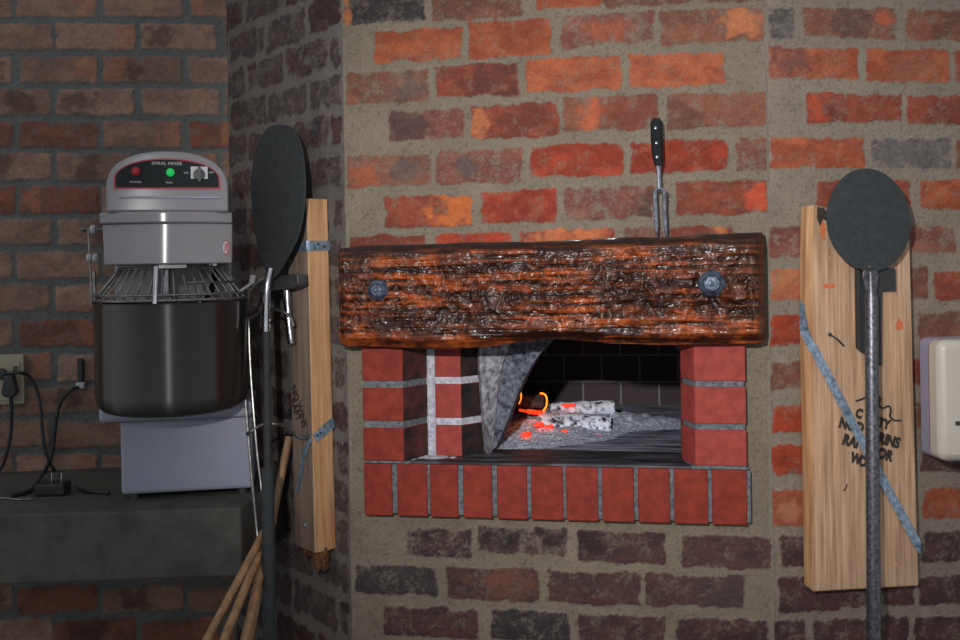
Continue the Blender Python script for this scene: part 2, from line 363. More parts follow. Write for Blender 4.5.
rb = px(PR, [
 (770,-40,850,-8,'d'), (860,-38,950,-5,'d'), (958,-38,1040,-5,'d'),
 (801,8,893,38,'d',((.55,.55,.26,.5,(92,72,74)),(.88,.6,.1,.3,(190,96,66)))), (905,10,1000,41,'d'), (1008,12,1100,42,'d'), (769,8,794,38,'g'),
 (768,48,857,79,'o',((.24,.5,.27,.6,(82,66,68)),)), (864,49,947,81,'o',((.6,.4,.3,.4,(140,92,78)),)), (953,51,1040,82,'r'),
 (806,94,900,122,'r',((.1,.5,.12,.5,(190,80,52)),)), (907,96,1000,124,'r'),
 (769,138,862,167,'o'), (869,139,948,168,'g',((.3,.5,.3,.5,(104,100,98)),)), (955,140,1045,169,'d'),
 (816,180,908,206,'r'), (919,180,1000,208,'o'), 
 (769,226,857,256,'p'), (862,226,955,253,'p',), (962,226,1040,253,'d'),
 (770,269,840,299,'y'), (850,269,925,299,'d'), (933,271,1015,299,'r'),
 (769,316,806,346,'b'), (815,314,908,342,'d'), (917,312,1005,339,'d'),
 (769,360,850,388,'d'), (858,359,949,386,'r'), (920,357,1010,383,'r'),
 (770,404,803,432,'b'), (812,404,905,432,'d'), (914,400,1004,428,'d'),
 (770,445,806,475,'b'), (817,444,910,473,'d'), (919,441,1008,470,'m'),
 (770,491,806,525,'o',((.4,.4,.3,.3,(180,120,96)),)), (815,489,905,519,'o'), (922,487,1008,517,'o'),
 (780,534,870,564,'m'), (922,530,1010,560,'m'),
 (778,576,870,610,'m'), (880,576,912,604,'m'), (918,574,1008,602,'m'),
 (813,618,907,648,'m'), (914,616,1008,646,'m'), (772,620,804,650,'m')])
def bond(pl, zs, h, blen, gap, s0, s1, phase, kinds, seed, jit=.004):
    out = []; r = random.Random(seed)
    for k, zc in enumerate(zs):
        a = s0-blen+((phase[k % len(phase)]) % (blen+gap))
        while a < s1:
            w = blen+r.uniform(-jit, jit)
            out.append((a, a+w, zc-h/2+r.uniform(-.002, .002), zc+h/2+r.uniform(-.002, .002), r.choice(kinds)))
            a += blen+gap
    return out
# rows outside the traced area so the walls go on beyond the frame
zb = min(b[2] for b in cb); zt = max(b[3] for b in rb)
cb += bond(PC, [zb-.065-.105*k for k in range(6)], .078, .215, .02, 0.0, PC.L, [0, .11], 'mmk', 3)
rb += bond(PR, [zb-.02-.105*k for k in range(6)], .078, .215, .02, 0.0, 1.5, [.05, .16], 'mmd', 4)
smax = PR.rect(1008, 100, 1010, 110)[1]
rb = [b for b in rb]+[b for b in bond(PR, [PR.rect(990, v-15, 1000, v+15)[2]+.036 for v in (25, 66, 110, 154, 194, 240, 285, 326, 370, 414, 456, 502, 545, 588, 631)], .075, .215, .022, smax+.06, 1.5, [0, .11], 'drdo', 5) if b[0] > smax+.07]
# left wall
lz = [PL.sz(110, v)[1] for v in (-30, 4, 37, 70, 102, 135, 167, 200, 232, 265, 298, 333, 367, 400, 434, 467, 500, 533, 566, 599, 632, 665, 698)]
def lrow(v, us, kinds): return [(a, v-13, b, v+13, k) for (a, b), k in zip(us, kinds)]
even = [(-290,-209),(-203,-122),(-117,-37),(-31,50),(56,133),(140,217),(223,231)]; odd = [(-240,-165),(-160,-78),(-72,12),(18,97),(103,181),(188,228)]
lb = []
r_ = random.Random(21)
for k, v in enumerate((-30, 4, 37, 70, 102, 135, 167, 200, 232, 265, 298, 333, 367, 400, 434, 467, 500, 533, 566, 599, 632, 665, 698)):
    us = even if k % 2 == 0 else odd
    for (a, b) in us:
        a += r_.uniform(-2, 2); b += r_.uniform(-2, 2)
        kd = r_.choice('hhldh'); pt = ()
        if r_.random() < .3: pt = ((r_.uniform(.2, .8), .5, .2, .5, (74, 62, 58)),)
        if r_.random() < .25: pt += ((r_.choice((.15, .9)), .5, .15, .6, (178, 120, 98)),)
        lb.append((a, v-13+(b-110)*.0, b, v+13, kd, pt))
lb = px(PL, lb)
fz = [PC.sz(347, v)[1] for v in (-75, -33, 8, 48, 88, 128, 170, 213, 252, 295, 330, 372, 417, 459, 500, 541, 580, 622, 665, 707, 750)]
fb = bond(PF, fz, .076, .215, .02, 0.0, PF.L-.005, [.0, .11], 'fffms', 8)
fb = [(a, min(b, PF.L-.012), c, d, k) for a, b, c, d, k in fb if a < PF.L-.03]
ho = PC.rect(375, 322, 737, 500)
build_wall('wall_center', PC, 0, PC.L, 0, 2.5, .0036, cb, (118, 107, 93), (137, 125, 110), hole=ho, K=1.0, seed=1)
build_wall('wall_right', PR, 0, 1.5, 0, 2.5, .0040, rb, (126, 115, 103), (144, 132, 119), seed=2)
build_wall('wall_return', PF, 0, PF.L, 0, 2.5, .0040, fb, (104, 98, 94), (124, 118, 112), rag=.010, relief=.001, seed=3)  # darker bricks and mortar: the shade of this return is painted into them
build_wall('wall_left', PL, 0, 1.7, 0, 2.5, .0042, lb, (104, 107, 106), (118, 120, 118), rag=.004, relief=.004, seed=4, BK=.95)
for k, (o_, dx, dy) in enumerate(((CC, .006, .009), (fd, .0, .012), (AR, .0, .009))):
    bm = bmesh.new(); tube(bm, [Vector((o_.x+dx, o_.y+dy, 0)), Vector((o_.x+dx, o_.y+dy, 2.5))], .010, 12)
    tag(obj('trim_%d' % (k+1), bm, M['corner_mortar'], base=(o_.x, o_.y, 0), smooth=True), kind='structure')
bm = bmesh.new(); abox(bm, -2.6, 2.4, -1.2, 3.6, -.06, 0.0)
tag(obj('floor', bm, M['floor']), kind='structure')

# ------------------------------------------------------------------ concrete shelf
zsh = P(186, 497, 2.62).z
bm = bmesh.new()
def atz(u, v, z):                       # where the sight line meets the height z
    r = ray(u, v); return CAM+r*((z-H)/r.z)
A = atz(0, 515, zsh); B = atz(250, 507, zsh)
d = (B-A).normalized(); A2 = A-d*0.75
def meet(o, dr, pl):
    t = (pl.O-o).dot(pl.n)/dr.dot(pl.n); return o+dr*t
E = meet(A, d, PF)
bk = Vector((PL.e.x, PL.e.y, 0))
C1 = atz(240, 507.5, zsh); hF = PF.hit(284, 500, 0)
pts = [Vector((A2.x, A2.y, zsh)), Vector((C1.x, C1.y, zsh)), Vector((hF.x, hF.y, zsh)), Vector((fd.x, fd.y, zsh)), Vector((fd.x, fd.y, zsh))-bk*1.65]
prism(bm, pts, (0, 0, -.172))
tag(obj('ledge_slab', bm, M['concrete'], bevel=.006), kind='structure')

# ------------------------------------------------------------------ brick oven
OF = .035
o_base = PC.W(PC.L/2, 0, 0)
ov = root('brick_oven', 'square red brick fire oven opening under the log beam with ash-strewn hearth', 'oven', PC.hit(555, 467, 0), PC.rot())
sill_u = [(363,391),(396,426),(429,457),(462,491),(496,526),(530,562),(565,597),(601,633),(637,669),(673,707),(711,746)]
zt_s = PC.sz(555, 467, OF)[1]; zb_s = PC.sz(555, 521, OF)[1]
zt_s = (PC.sz(363, 463, OF)[1]+PC.sz(745, 471, OF)[1])/2; zb_s = (PC.sz(363, 515, OF)[1]+PC.sz(745, 526, OF)[1])/2
bm = bmesh.new()
for a, b in sill_u:
    s0, s1, _, _ = PC.rect(a, 470, b, 515, OF); pbox(bm, PC, s0, s1, zb_s, zt_s, -.19, OF+random.uniform(-.001, .001))
obj('sill_brick_row', bm, M['red_brick'], ov, bevel=.003)
sL = PC.sz(363, 490, OF)[0]; sR = PC.sz(746, 490, OF)[0]
bm = bmesh.new(); pbox(bm, PC, sL+.002, sR+.010, zb_s+.004, zt_s-.002, -.18, OF-.006)
pbox(bm, PC, sL+.002, sL+.12, zt_s-.001, zt_s+.006, -.10, OF-.006); pbox(bm, PC, sR-.13, sR+.006, zt_s-.001, zt_s+.006, -.10, OF-.006)
obj('sill_joint_bed', bm, M['joint'], ov, bevel=.004)
def zr(u, v0, v1, off): return PC.sz(u, v1, off)[1], PC.sz(u, v0, off)[1]
def plan(bm, pts, z0, z1): prism(bm, [PC.W(q[0], z0, q[1]) for q in pts], (0, 0, z1-z0))
def S(u, off, v=400): return PC.sz(u, v, off)[0]
D2 = -.055; D2b = -.110; DB = -.20; jr = .004
def canted(name, front, back, rows, off, mt, cant_m, jm, ctop=None):
    """front: (s0, s1) of the lit face at off; back: (s, off) where the canted inner face ends"""
    (f0, f1), (bs, bo) = front, back
    bm = bmesh.new(); bmc = bmesh.new(); sg = 1 if bs > f1 else -1
    for (v0, v1) in rows:
        z0, z1 = zr(front_u[name], v0, v1, off)
        e = f1 if sg > 0 else f0; o_ = f0 if sg > 0 else f1
        plan(bm, [(o_, off), (e, off), (bs, bo), (bs, DB), (o_, DB)], z0, z1)
        dx, dy = (bs-e), (bo-off); L = math.hypot(dx, dy); nx_, ny_ = (-dy/L*sg*1.0, dx/L*sg*1.0)
        if sg < 0: nx_, ny_ = -abs(dy)/L, abs(dx)/L
        else: nx_, ny_ = abs(dy)/L, abs(dx)/L
        t = .002
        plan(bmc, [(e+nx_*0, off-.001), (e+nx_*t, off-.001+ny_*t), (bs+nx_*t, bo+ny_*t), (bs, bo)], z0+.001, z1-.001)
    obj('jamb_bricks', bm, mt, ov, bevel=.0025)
    obj('canted_skin', bmc, cant_m, ov, label='inner brick faces with shade painted dark' if sg > 0 else None)  # left jambs get dark skins, their shade painted into the colour
    z0 = zt_s+.001; z1 = zr(front_u[name], rows[0][0], rows[0][1], off)[1]+.004
    e = f1 if sg > 0 else f0; o_ = f0 if sg > 0 else f1
    bm = bmesh.new(); plan(bm, [(o_+.003*sg, off-jr), (e-.001*sg, off-jr), (bs-.003*sg, bo-.001), (bs-.003*sg, DB+.002), (o_+.003*sg, DB+.002)], z0, z1)
    obj('jamb_joint', bm, M[jm], ov)
front_u = {'a': 385, 'b': 446, 'c': 720, 'd': 688}
canted('a', (S(361.5, OF), S(402, OF)), (S(427, D2), D2), [(340,381),(388,421),(428,461)], OF, M['red_brick'], M['shaded_brick'], 'joint')
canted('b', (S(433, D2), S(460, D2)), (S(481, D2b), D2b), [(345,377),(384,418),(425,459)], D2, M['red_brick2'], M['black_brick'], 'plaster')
canted('c', (S(694, OF), S(745, OF)), (S(681, D2+.02), D2+.02), [(342,381),(387,424),(430,466)], OF, M['red_brick2'], M['red_brick2'], 'joint')
bm = bmesh.new(); zt_j = zr(446, 345, 377, D2)[1]+.01
plan(bm, [(S(425.5, D2+.006), D2+.004), (S(427.5, D2+.006), D2+.007), (S(432, D2+.006), D2+.007), (S(434, D2+.006), D2+.003), (S(434, D2), DB), (S(425.5, D2), DB)], zt_s+.003, zt_j)
obj('pale_mortar_joint', bm, M['plaster'], ov)
bm = bmesh.new()
for k, (u, v, dd, rr) in enumerate([(420,462,.03,.010),(427,460,.022,.015),(433,460,.02,.018),(441,461,.018,.013),(411,463.5,.05,.009),(452,461.5,.02,.008)]):
    c = PC.hit(u, v, D2+dd); c.z = zt_s+.0045
    lathe(bm, c, [(rr*1.5, 0), (rr, rr*.18), (rr*.4, rr*.36), (0, rr*.4)], seg=12)
obj('mortar_dropping', bm, M['plaster'], ov, smooth=True)
# hearth
zh = zt_s+.005
bm = bmesh.new()
sl, sr = PC.sz(395, 462, OF)[0], PC.sz(705, 462, OF)[0]
pbox(bm, PC, sl-.02, sr+.03, zh-.03, zh, -.16, OF-.012)
obj('hearth_front_slab', bm, M['hearth_dark'], ov)
bm = bmesh.new(); pbox(bm, PC, sl-.02, sr+.03, zh-.03, zh, -.45, -.16)
pbox(bm, PC, sl-.25, sr+.25, zh-.03, zh, -1.05, -.45)
obj('hearth_floor', bm, M['hearth'], ov)
# firebox: side walls, back wall, vault
def chamber():
    bm = bmesh.new(); a0, a1 = sl-.12, sr+.14
    N = 16; zsp = zh+.22; rise = .20
    prof = [(a0, zh)]+[((a0+a1)/2-(a1-a0)/2*math.cos(math.pi*k/N), zsp+rise*math.sin(math.pi*k/N)) for k in range(N+1)]+[(a1, zh)]
    f = [bm.verts.new(PC.W(s, z, -.50)) for s, z in prof]; b = [bm.verts.new(PC.W(s, z, -1.0)) for s, z in prof]
    for i in range(len(prof)-1): bm.faces.new((f[i], f[i+1], b[i+1], b[i]))
    bm.faces.new(b)
    f2 = [bm.verts.new(PC.W(s, z, -.50)) for s, z in [(a0-.1, zh), (a0-.1, zsp+rise+.1), (a1+.1, zsp+rise+.1), (a1+.1, zh)]]
    return bm
obj('firebox_lining', chamber(), M['oven'], ov)
# throat between the jambs: roof and cheeks
bm = bmesh.new()
ztp = PC.sz(555, 338, OF)[1]+.09
pbox(bm, PC, sl-.1, sr+.1, ztp, ztp+.04, -.50, -.01)
pbox(bm, PC, sl-.12, sl-.09, zh, ztp, -.50, -.02)
pbox(bm, PC, sr+.09, sr+.12, zh, ztp, -.50, -.02)
obj('throat_lining', bm, M['oven'], ov)
# arch face: plate with the arched mouth cut out
D3 = -.125
arc = [(489,459),(495,447),(501,434),(507,420),(512,406),(517,393),(523,380),(530,367),(537,356),(546,346),(560,335),(580,326),(605,321),(632,322),(655,330),(670,341),(680,355),(687,373),(691,400),(693,440),(693,455)]
ap = [PC.sz(u, v, D3) for u, v in arc]; ap[0] = (ap[0][0], zh); ap[-1] = (ap[-1][0], zh)
sA, sB = PC.sz(470, 400, D3)[0]-.08, PC.sz(700, 400, D3)[0]+.12; zT = ztp
bm = bmesh.new()
def strip(pts_in, off0, off1, bulge=.0):
    n = len(pts_in); f = []; g = []
    for i, (s, z) in enumerate(pts_in):
        t = i/(n-1)
        if i < n*.5: so, zo = sA, zh+(zT-zh)*min(1, t*2*1.05)
        else: so, zo = sB, zh+(zT-zh)*min(1, (1-t)*2*1.05)
        if n*.35 < i < n*.65: so = s; zo = zT
        m1 = (s*.5+so*.5, z*.5+zo*.5)
        f.append([bm.verts.new(PC.W(s, z, off1)), bm.verts.new(PC.W(s, z, off0)), bm.verts.new(PC.W(m1[0], m1[1], off0+bulge)), bm.verts.new(PC.W(so, zo, off0+bulge))])
    for a, b in zip(f, f[1:]):
        for k in range(3): bm.faces.new((a[k], b[k], b[k+1], a[k+1]))
strip(ap, D3, D3-.10)
obj('arch_face', bm, M['arch'], ov, smooth=True)
# pale mortar fillet on the left of the arch
bm = bmesh.new()
L1 = [(478,340),(479,370),(481,395),(483,420),(486,445),(489,459)]; L2 = [(500,338),(504,352),(498,368),(496,392),(495,420),(492,445),(490.5,460)]
L2 = [(512,338),(502,362),(497,385),(495,415),(492,443),(490.5,459)]
a = [bm.verts.new(PC.hit(u, v, D3+.05)) for u, v in L1]; b = [bm.verts.new(PC.hit(u, v, D3+.012)) for u, v in L2]
c = [bm.verts.new(PC.hit(u-6, v, D3-.02)) for u, v in L1]; d_ = [bm.verts.new(PC.hit(u+1, v, D3-.02)) for u, v in L2]
for r0, r1 in ((a, b), (b, d_), (c, a), (d_, c)):
    for i in range(5): bm.faces.new((r0[i], r1[i], r1[i+1], r0[i+1]))
bm.faces.new((a[0], b[0], d_[0], c[0])); bm.faces.new((a[5], b[5], d_[5], c[5]))
obj('mortar_fillet', bm, M['arch_pale'], ov)

# ash bed, logs, embers
def ashbed():
    nx, ny = 150, 70
    s0_, _ = PC.sz(492, 440, -.5); s1_, _ = PC.sz(690, 430, -.5)
    s = np.linspace(s0_-.03, s1_+.02, nx); o = np.linspace(-.13, -.86, ny); S, O_ = np.meshgrid(s, o)
    cs = PC.sz(560, 432, -.45)[0]
    base = .034*np.exp(-((S-cs+.03)/.15)**2-((O_+.46)/.17)**2)+.012*np.exp(-((S-cs+.10)/.09)**2-((O_+.27)/.10)**2)+.022*np.exp(-((S-cs-.22)/.18)**2-((O_+.62)/.10)**2)+.03*np.exp(-((S-cs+.02)/.2)**2-((O_+.62)/.12)**2)
    h = base*(.55+.9*fbm(S*40, O_*40, 3, 4))-.004-.002*fbm(S*60, O_*60, 5, 3)
    ed = sm(0, .04, S-s[0])*sm(0, .04, s[-1]-S); h = h*ed-.004*(1-ed)
    e, n = np.array(PC.e), np.array(PC.n)
    X = np.array(PC.O)+S[..., None]*e+O_[..., None]*n; X[..., 2] = zh+h
    return grid_mesh('ash', X.reshape(-1, 3), np.ones((nx*ny, 3)), ny, nx)
tag(obj('ash', ashbed(), M['ash']), 'loose pale grey ash heaped on the oven hearth around the logs', 'ash', kind='stuff')
def log(name, p0, p1, r, m, label, group=None, cat='log', seed=0, squash=.85):
    p0, p1 = Vector(p0), Vector(p1); t = (p1-p0).normalized(); x = t.cross(Vector((0, 0, 1))).normalized(); y = x.cross(t)
    bm = bmesh.new(); N, K = 40, 24; rings = []
    for i in range(N+1):
        q = i/N; ring = []
        for k in range(K):
            a = 2*math.pi*k/K
            nz = float(fbm(np.array(q*9.), np.array(math.cos(a)*2+5), seed))+.4*float(vn(np.array(q*38.), np.array(math.sin(a)*5+9), seed+2))
            rr = r*(.78+.32*nz)*(1-.12*(abs(q-.5)*2)**8)
            ring.append(bm.verts.new(p0+(p1-p0)*q+(x*math.cos(a)+y*math.sin(a)*squash)*rr))
        rings.append(ring)
    for a, b in zip(rings, rings[1:]):
        for k in range(K): bm.faces.new((a[k], a[(k+1) % K], b[(k+1) % K], b[k]))
    bm.faces.new(rings[0]); bm.faces.new(rings[-1])
    o = obj(name, bm, m, base=(p0+p1)/2-Vector((0, 0, r)), smooth=True, sharp=50); return tag(o, label, cat, group)
def hearth_pt(u, v, z=0.0): return atz(u, v, zh+z)
lA = log('firewood_log', P(538,424,2.93), P(609,425,2.93), .036, M['burnt_log'], 'thick ash-white burning log lying at the front of the oven fire', seed=1)
lB = log('firewood_log', P(548,410,3.06), P(613,407.5,3.06), .026, M['burnt_log'], 'thinner ash-white log lying behind the thick front log', seed=5)
lC = log('firewood_log', P(517,402,2.99), P(543,401,2.97), .024, M['char'], 'short charred log with glowing rim at the left of the fire', seed=9)
bm = bmesh.new(); tube(bm, smoothpts([P(u, v, 2.95) for u, v in ((539,393.5),(542,393.5),(545,396),(546,401),(545,407),(542,411))]), .0028, 6)
obj('glowing_rim', bm, M['flame'], None).parent = None
gr = bpy.data.objects['glowing_rim']
def adopt(ch, par):
    w = WM[par.name]; ch.data.transform(w.inverted() @ WM[ch.name]); ch.location = (0, 0, 0); ch.parent = par; WM[ch.name] = w
adopt(gr, lC)
bm = bmesh.new(); tube(bm, smoothpts([P(u, v, 2.95) for u, v in ((519,388),(520,393),(520,399),(518,404))]), [.0015]*6+[.0022]*6+[.0015]*7, 6)
adopt(obj('glowing_rim', bm, M['flame']), lC)
bm = bmesh.new(); tube(bm, smoothpts([P(u, v, 2.945) for u, v in ((518,410),(524,411),(532,412),(540,413),(545,414))]), [.004]*8+[.007]*12+[.003]*5, 6)
adopt(obj('glowing_underside', bm, M['ember']), lC)
def blob(bm, u, v, d, rx, rz, seed):
    rr = random.Random(seed); c = P(u, v, d); N = 9
    pts = [c+Vector((math.cos(2*math.pi*k/N)*rx*rr.uniform(.6, 1.2), 0, math.sin(2*math.pi*k/N)*rz*rr.uniform(.5, 1.2))) for k in range(N)]
    prism(bm, pts, (0, .015, 0))
for k, (u, v, d, rx, rz, lb_) in enumerate([(556,433,2.835,.028,.006,'orange glowing ember under the left end of the thick front log'),(591,436.5,2.85,.034,.0045,'thin red ember line below the right half of the front log'),(567,405.5,3.02,.018,.004,'red ember on top of the thin rear log'),(538,425,2.83,.013,.007,'dull red ember at the left end of the thick front log'),(548,427,2.83,.012,.004,'small red ember above the orange ember by the thick front log'),(525,435,2.76,.013,.006,'dull red ember in the ash, lowest and furthest towards the arch')]):
    bm = bmesh.new(); blob(bm, u, v, d, rx, rz, k); blob(bm, u+rx*200, v-1, d, rx*.5, rz*.7, k+20)
    tag(obj('ember', bm, M['ember'], base=P(u, v, d)), lb_, 'ember', 'glowing embers in the oven')

# ------------------------------------------------------------------ log lintel
def lintel():
    top = [(339,247),(360,245),(400,244.5),(450,243),(500,242),(560,240),(600,237.5),(640,236),(680,236),(720,234),(764,232)]
    bot = [(341,346.5),(380,347),(420,349.5),(460,350),(490,347),(520,342),(550,339.5),(580,341),(610,344),(660,345),(700,345.5),(765,344)]
    FO = .105
    tp = np.array([PC.sz(u, v, FO) for u, v in top]); bp = np.array([PC.sz(u, v, FO) for u, v in bot])
    s0 = PC.sz(339.5, 290, FO)[0]-.012; s1 = PC.sz(764.5, 290, FO)[0]
    N, K = 460, 300
    s = np.linspace(s0, s1, N); zt_ = np.interp(s, tp[:, 0], tp[:, 1]); zb_ = np.interp(s, bp[:, 0], bp[:, 1])
    # section: t from 0 (back bottom) round the front to back top
    t = np.linspace(0, 1, K); ang = (t-.5)*2
    # superellipse-like path
    zf = np.sign(ang)*np.minimum(1, np.abs(ang)/.86)**1.0
    off = np.where(np.abs(ang) < .86, 1.0, 1-(np.abs(ang)-.86)/.14)
    rnd = sm(1.0, .80, np.abs(zf)); of = np.where(np.abs(ang) < .86, .80+.20*rnd, off*.80)
    S, T = np.meshgrid(s, t, indexing='ij'); ZF = np.broadcast_to(zf, (N, K)); OFs = np.broadcast_to(of, (N, K))
    wob = (fbm(S*9, S*0+.3, 31, 3)-.5)*.010
    Z = (zt_[:, None]+zb_[:, None])/2+ZF*((zt_-zb_)[:, None]/2+np.where(ZF > 0, wob, -wob*.6))
    fl = sm(1.0, .9, np.abs(ZF))
    grain = fbm(S*7, Z*130, 33, 4); chop = fbm(S*50, Z*36, 35, 4); big = fbm(S*16, Z*22, 37, 3); fine = fbm(S*120, Z*140, 39, 3)
    cen = np.exp(-((Z-(zt_+zb_)[:, None]/2-.0)/.075)**2)
    ridge = 1-np.abs(vn(S*34+big*3, Z*26+chop*2, 41)*2-1)
    disp = (grain-.5)*.005+(chop-.5)*.016*(.15+cen)+(ridge**3)*.008*cen+(fine-.5)*.002*(.2+cen)+(big-.5)*.014
    ends = sm(0, .022, S-s0)*sm(0, .022, s1-S)
    O_ = OFs*FO*(.78+.22*ends)+disp*fl*ends
    O_ = np.maximum(O_, .0)-.0*ends
    e, n = np.array(PC.e), np.array(PC.n)
    X = np.array(PC.O)+S[..., None]*e+O_[..., None]*n; X[..., 2] = Z
    # albedo: dark grain and orange heartwood
    a = sm(.40, .68, grain*.62+chop*.2+fine*.18)
    c1 = np.array(lin((46, 20, 12))); c2 = np.array(lin((180, 86, 34))); c3 = np.array(lin((112, 52, 28)))
    m3 = sm(.35, .65, big)[..., None]
    C_ = c1*(1-a[..., None])+(c2*(1-m3)+c3*m3)*a[..., None]
    dk = (sm(.55, .68, fbm(S*30, Z*60, 44, 4))*.65*(.35+.65*cen))[..., None]; C_ = C_*(1-dk)+np.array(lin((34, 22, 20)))*dk
    pk = (sm(.60, .70, fbm(S*60, Z*50, 47, 3))*cen*.3)[..., None]; C_ = C_*(1-pk)+np.array(lin((136, 96, 84)))*pk  # pinkish flake highlights on the hewn middle, painted into the colour
    bark = (sm(.80, .92, ZF+(.15*(fbm(S*12, S*0, 49, 3)-.5)))*.8)[..., None]; C_ = C_*(1-bark)+np.array(lin((46, 34, 32)))*bark
    rt = sm(.020, .008, s1-S)[..., None]*.6; C_ = C_*(1-rt)+np.array(lin((70, 34, 20)))*rt
    me = grid_mesh('lintel', X.reshape(-1, 3), C_.reshape(-1, 3), N, K)
    bm = bmesh.new(); bm.from_mesh(me); bm.verts.ensure_lookup_table()
    for i in (0, N-1):
        bm.faces.new([bm.verts[i*K+k] for k in range(K)])
    cl = bm.verts
    bm.to_mesh(me); bm.free()
    return me, FO
lr = root('log_lintel', 'rough-hewn varnished dark orange-brown log beam across the top of the oven', 'beam', PC.hit(552, 345, 0), PC.rot())
me, FO = lintel(); obj('beam', me, M['lintel'], lr)
for u, v, r in ((377.5, 290, .027), (710.5, 283, .032)):
    c = PC.hit(u, v, FO); bm = bmesh.new(); ez = PC.n; ex = PC.e; ey = Vector((0, 0, 1))
    lathe(bm, c, [(r*1.0, -.02), (r, .004), (r*.92, .010), (r*.62, .015), (r*.55, .011), (r*.25, .010), (0, .010)], 20, frame=(ex, ey, ez))
    o = obj('bolt', bm, M['bolt'], lr, smooth=True)
    bm = bmesh.new(); lathe(bm, c, [(r*.5, .009), (r*.48, .019), (0, .020)], 6, frame=(ex, ey, ez)); lathe(bm, c-ex*r*.1, [(r*.22, .019), (r*.2, .026), (0, .027)], 10, frame=(ex, ey, ez))
    obj('nut', bm, M['bolt'], o)

# ------------------------------------------------------------------ carving fork
fr = root('carving_fork', 'black-handled two-pronged carving fork standing upright behind the log beam', 'fork', PC.hit(660, 236, .05), PC.rot())
def fk(u, v, o=.055): return PC.hit(u, v, o)
bm = bmesh.new(); hp = [(655.5,118.5),(655.3,123),(655.5,135),(656,148),(657,160),(657.5,166)]
rw = [.008,.0135,.0140,.0135,.0115,.009]
pr = []
for (u, v), w in zip(hp, rw): pr.append((fk(u, v, .050), w))
ring = []
for c, w in pr:
    ring.append([bm.verts.new(c+PC.e*w*a+PC.n*b) for a, b in ((-1,-.004),(-.75,-.008),(.75,-.008),(1,-.004),(1,.004),(.75,.008),(-.75,.008),(-1,.004))])
for a, b in zip(ring, ring[1:]):
    for k in range(8): bm.faces.new((a[k], a[(k+1) % 8], b[(k+1) % 8], b[k]))
bm.faces.new(ring[0]); bm.faces.new(ring[-1])
fh = obj('handle', bm, M['fork_handle'], fr, smooth=True)
for u, v in ((654.8,128),(655.6,143),(656.2,157)):
    bm = bmesh.new(); lathe(bm, fk(u, v, .0575), [(.0032, 0), (.003, .002), (0, .0025)], 12, frame=(PC.e, Vector((0, 0, 1)), PC.n)); obj('rivet', bm, M['fork_steel'], fh)
bm = bmesh.new()
tube(bm, [fk(657.4,165,.05), fk(657.8,176,.05), fk(658.3,189,.05)], [.0075,.0045,.0055], 8)
obj('shank', bm, M['fork_steel'], fr, smooth=True)
for sgn, (pa_, pb_) in enumerate((((658.3,188.5),(654.4,193)), ((658.3,188.5),(663,193)))):
    bm = bmesh.new(); q = smoothpts([fk(658.5,188.5,.05), fk(pb_[0], 191.5,.05), fk(pb_[0]+(-.6 if sgn == 0 else .6), 197,.05), fk(pb_[0]+.5, 215,.048), fk(pb_[0]+(1.5 if sgn == 0 else 3), 240,.045)], 5)
    tube(bm, q, [.0052]*(len(q)-3)+[.004,.003,.002], 8); obj('prong', bm, M['fork_steel'], fr, smooth=True)

# ------------------------------------------------------------------ pine board on the right wall
BT = .050
br_ = root('pine_board', 'tall pale pine board with stencilled letters hanging on the brick wall at the right', 'board', PR.hit(862, 590, 0), PR.rot())
outl = [(812,592),(812,470),(811,350),(811,260),(812,222),(813,210),(816,205),(822,207),(826,212),(832,214),(840,205),(900,200),(908,203),(910,280),(914,440),(918,586)]
bm = bmesh.new(); prism(bm, [PR.hit(u, v, BT) for u, v in outl], -PR.n*(BT-.004))
bd = obj('plank', bm, M['pine'], br_, bevel=.004)
bm = bmesh.new()
ed = [(804,212),(805,206),(808,203.5),(812,205),(813,212)]
# outer, rounded orange edge strip of the plank
lft = [PR.hit(u, v, BT*.75) for u, v in ((806,206),(804.5,260),(804.5,330),(806,420),(807.5,500),(809,588))]
rgt = [PR.hit(u, v, BT+.001) for u, v in ((813,205),(812,260),(812,330),(812.5,420),(813,500),(814,592))]
vl = [bm.verts.new(p) for p in lft]; vr = [bm.verts.new(p) for p in rgt]; vb = [bm.verts.new(p-PR.n*(BT*.75-.006)) for p in lft]; vc_ = [bm.verts.new(p-PR.n*(BT-.005)) for p in rgt]
for a, b in ((vl, vr), (vb, vl), (vr, vc_), (vc_, vb)):
    for i in range(5): bm.faces.new((a[i], b[i], b[i+1], a[i+1]))
bm.faces.new((vl[0], vr[0], vc_[0], vb[0])); bm.faces.new((vl[5], vr[5], vc_[5], vb[5]))
obj('waney_edge', bm, M['pine_edge'], br_, smooth=True, label='orange rounded waney edge')
bm = bmesh.new()
sp = [PR.hit(801.5,296,.012), PR.hit(801.5,312,.03), PR.hit(803,330,.046), PR.hit(808,342,BT+.002), PR.hit(815,353,BT+.002), PR.hit(860,440,BT+.002), PR.hit(917,545,BT+.002), PR.hit(919,549,BT-.006), PR.hit(920,551,.01)]
nd = [(-PR.e+PR.n*.25).normalized()]*2+[(-PR.e+PR.n*.8).normalized()]+[PR.n]*4+[(PR.e+PR.n).normalized(), PR.e]
ribbon(bm, sp, None, .021, nd, .0015)
stp = obj('steel_strap', bm, M['galv'], br_, label='blue-grey galvanised strap running diagonally')
bm = bmesh.new(); tube(bm, [PR.hit(829,334.5,BT+.006), PR.hit(836,339,BT+.008), PR.hit(843,346,BT+.001)], [.0022,.0022,.0022], 6); lathe(bm, PR.hit(829,334.5,BT+.007), [(.0045, -.001), (.0045, .001), (0, .001)], 8, frame=(PR.e, Vector((0, 0, 1)), PR.n))
obj('bent_nail', bm, M['char'], br_)
